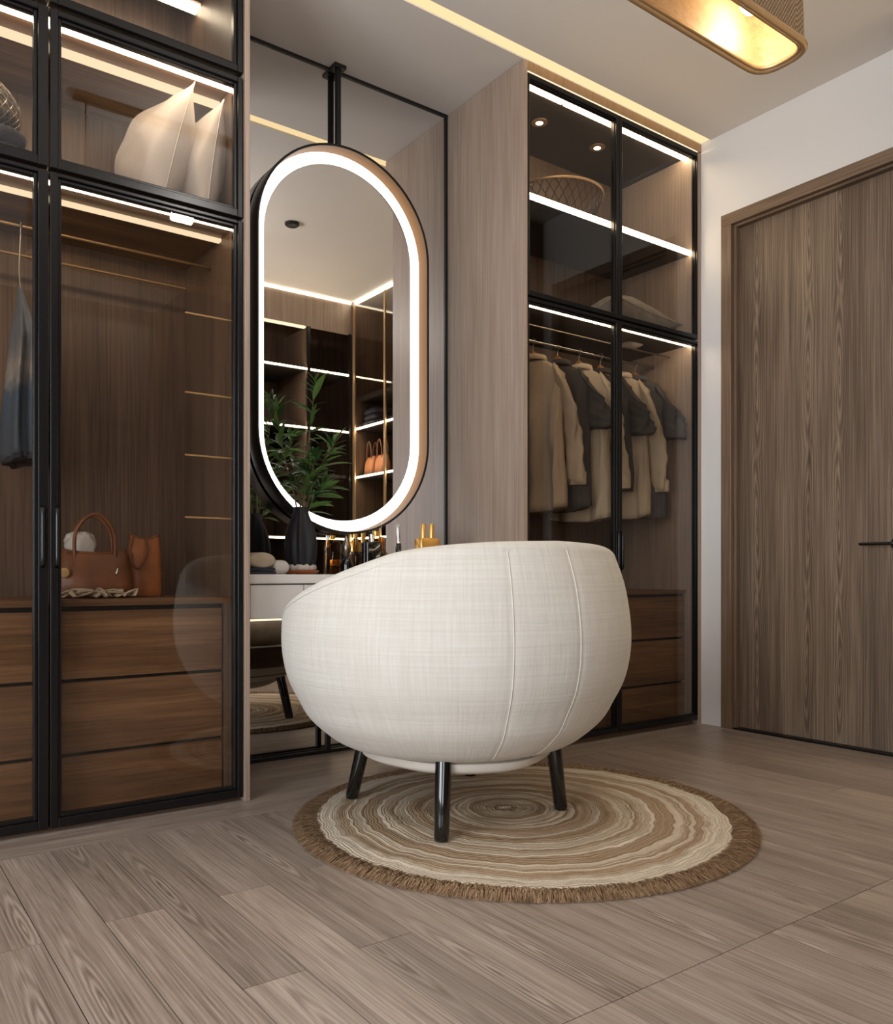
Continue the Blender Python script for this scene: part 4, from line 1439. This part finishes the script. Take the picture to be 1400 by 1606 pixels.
for si, st in enumerate(stems):
    path = smooth_path(st, 6)
    m = len(path)
    MB().tube(path, [0.0034 * (1 - 0.6 * i / m) for i in range(m)], 6).build('stem', 'stem', pl, smooth=True)
    start = int(m * (0.38 if si else 0.30))
    for i in range(start, m):
        tl = i / (m - 1)
        for c in range(2 if i < m - 1 else 5):
            az = r.uniform(0, 2 * pi)
            el = r.uniform(0.15, 0.95) if tl < 0.85 else r.uniform(0.6, 1.3)
            if path[i].y > 2.83:
                continue
            d = (cos(az) * cos(el), -abs(sin(az)) * cos(el) * (1 if path[i].y > 2.775 else r.choice((1, -1, 1))), sin(el))
            leaf(path[i], d, r.uniform(-0.8, 0.8), r.uniform(0.65, 1.15) * (0.85 if tl > .9 else 1), r.choice((0, 0, 1, 1, 2)))
leaf((1.43, 2.74, 1.09), (0.8, -0.45, 0.42), 0.3, 1.25, 2)
leaf((1.45, 2.765, 1.02), (0.9, -0.2, 0.2), -0.3, 1.1, 2)
leaf((1.40, 2.76, 0.93), (0.8, -0.3, 0.1), 0.2, 0.9, 2)

# folded denim with a towel roll, and white box at the left end
o = folded('folded_denim', 'jeans', (1.165, 2.70, VZ), 0.115, 0.13, 0.020, 2, 0, 5)
tag(o, 'folded blue denim under the towel roll, left end of the vanity', 'cloth')
mb = MB()
rings = []
for (y, e) in ((2.642, 0.75), (2.645, 0.92), (2.652, 1.0), (2.70, 1.02), (2.748, 1.0), (2.755, 0.92), (2.758, 0.75)):
    rings.append([(1.165 + 0.050 * e * cos(2 * pi * j / 32), y, VZ + 0.0205 + 0.027 + 0.027 * e * sin(2 * pi * j / 32)) for j in range(32)])
o = MB().rings(rings).build('towel', 'towel', smooth=True, auto=60, at=(1.165, 2.70, VZ + 0.02))
tag(o, 'rolled taupe towel on folded denim, left end of the vanity', 'towel')
o = folded('towel', 'white_cloth', (1.254, 2.72, VZ), 0.070, 0.09, 0.050, 1, 0, 3)
tag(o, 'small white folded towel between the towel roll and the vase', 'towel')


def bottle(name, label, c, parts, cat='bottle', group=None):
    t = thing(name, label, cat, c, group)
    for (nm, mat, prof, sq) in parts:
        rings = []
        for (rr, z) in prof:
            ring = []
            for j in range(32):
                a = 2 * pi * j / 32
                ca, sa = cos(a), sin(a)
                if sq:
                    e = 0.28
                    x = (abs(ca) ** e) * (1 if ca >= 0 else -1) * rr
                    y = (abs(sa) ** e) * (1 if sa >= 0 else -1) * rr * sq
                else:
                    x, y = rr * ca, rr * sa
                ring.append((c[0] + x, c[1] + y, c[2] + z))
            rings.append(ring)
        MB().rings(rings).build(nm, mat, t, smooth=True, auto=35)
    return t


G = 'perfumes and jars on the vanity'
bottle('perfume_bottle', 'black square perfume bottle with short silver neck, left of the clear bottle', (1.628, 2.70, VZ), [
    ('body', 'black_gloss', [(0.030, 0), (0.034, 0.003), (0.034, 0.118), (0.031, 0.122), (0.010, 0.123)], 0.7),
    ('neck', 'chrome', [(0.009, 0.1225), (0.009, 0.134), (0.012, 0.135), (0.012, 0.150), (0.0, 0.150)], 0)], group=G)
bottle('perfume_bottle', 'tall clear glass perfume bottle with gold neck behind the black one', (1.70, 2.79, VZ), [
    ('body', 'glass_amber', [(0.034, 0), (0.036, 0.004), (0.036, 0.125), (0.026, 0.145), (0.012, 0.150)], 0),
    ('neck', 'gold', [(0.012, 0.1495), (0.012, 0.168), (0.0, 0.168)], 0),
    ('stopper', 'glass_clear', [(0.012, 0.1685), (0.022, 0.182), (0.024, 0.200), (0.014, 0.215), (0.0, 0.216)], 0)], group=G)
bottle('lotion_tube', 'slim upright pale tube with dark base between the bottles', (1.735, 2.68, VZ), [
    ('body', 'black_gloss', [(0.010, 0), (0.011, 0.003), (0.011, 0.115), (0.009, 0.118)], 0),
    ('cap', 'chrome', [(0.0075, 0.1182), (0.0075, 0.190), (0.006, 0.194), (0.0, 0.194)], 0)], 'tube', G)
bottle('perfume_box', 'small black box behind the gold jar, beside the slim tube', (1.835, 2.78, VZ), [
    ('body', 'black_matte', [(0.033, 0), (0.034, 0.002), (0.034, 0.086), (0.033, 0.088), (0.0, 0.088)], 0.7)], 'box', G)
bottle('cream_jar', 'low gold-lidded glass jar before the black box', (1.785, 2.66, VZ), [
    ('body', 'glass_amber', [(0.026, 0), (0.028, 0.003), (0.028, 0.034), (0.024, 0.038)], 0),
    ('lid', 'gold', [(0.027, 0.0385), (0.028, 0.040), (0.028, 0.062), (0.026, 0.064), (0.0, 0.064)], 0)], 'jar', G)
bottle('makeup_bottle', 'black bottle with gold collar and two gold tubes, rightmost on the vanity', (1.884, 2.70, VZ), [
    ('body', 'black_gloss', [(0.044, 0), (0.047, 0.003), (0.047, 0.098), (0.046, 0.100)], 0.55),
    ('collar', 'gold', [(0.0475, 0.1002), (0.0475, 0.138), (0.045, 0.142), (0.0, 0.142)], 0.55)], group=G)
mk = bpy.data.objects['makeup_bottle']
for dx in (-0.020, 0.020):
    MB().lathe([(0.0105, 0.1422), (0.0105, 0.196), (0.009, 0.199), (0.0, 0.199)], (1.884 + dx, 2.70, VZ), 20).build('tube', 'gold', mk, smooth=True, auto=40)
bottle('perfume_bottle', 'small dark bottle with a pointed silver stopper, leftmost of the perfumes', (1.575, 2.80, VZ), [
    ('body', 'black_gloss', [(0.020, 0), (0.024, 0.004), (0.026, 0.035), (0.018, 0.060), (0.008, 0.068)], 0),
    ('stopper', 'steel', [(0.008, 0.0682), (0.017, 0.085), (0.019, 0.105), (0.012, 0.125), (0.006, 0.138), (0.0, 0.150)], 0)], group=G)
bottle('cream_jar', 'tiny cream ceramic jar before the perfume bottles', (1.555, 2.645, VZ), [
    ('body', 'cream_jar', [(0.018, 0), (0.021, 0.003), (0.021, 0.016), (0.019, 0.018)], 0),
    ('lid', 'gold', [(0.0205, 0.0182), (0.0205, 0.026), (0.0, 0.0265)], 0)], 'jar', G)
bottle('perfume_bottle', 'round amber scent bottle with gold cap behind the slim tube', (1.772, 2.86, VZ), [
    ('body', 'glass_amber', [(0.020, 0), (0.026, 0.01), (0.030, 0.05), (0.024, 0.085), (0.010, 0.098)], 0),
    ('cap', 'gold', [(0.011, 0.0982), (0.013, 0.102), (0.013, 0.150), (0.0, 0.152)], 0)], group=G)

# ------------------------------------------------------------------ things seen only in the mirror
o = folded('folded_jeans', 'jeans', (3.23, 0.60, 1.7955), 0.18, 0.20, 0.13, 3, 0.1, 4)
tag(o, 'pile of folded dark jeans on the shelf reflected in the hanging mirror', 'jeans')
for k, (yy, lab) in enumerate(((0.535, 'light tan handbag on the lit shelf in the mirror, left of two'), (0.68, 'light tan handbag on the lit shelf in the mirror, right of two'))):
    tote('handbag', lab, (3.22, yy, 1.4355), 0.12, 0.09, 0.15, 'leather_light', radians(90), group='tan handbags in the mirror')
o = folded('folded_jeans', 'navy_cloth', (3.23, 0.985, 1.4355), 0.16, 0.15, 0.07, 2, 0.0, 6)
tag(o, 'folded black cloth under a white card box in the mirror', 'cloth')
o = B(3.18, 3.28, 0.925, 1.04, 1.5075, 1.60).build('box', 'white_cloth', bevel=0.002)
tag(o, 'white card box on black cloth, seen in the hanging mirror', 'box')
o = MB().lathe([(0.0, 0), (0.08, 0), (0.11, 0.06), (0.12, 0.13), (0.11, 0.135), (0.10, 0.07), (0.0, 0.02)], (3.26, 0.66, 0.9805), 28).build('bowl', 'black_matte', smooth=True, at=(3.26, 0.66, 0.9805))
tag(o, 'black bowl on the lowest lit shelf in the hanging mirror', 'bowl')
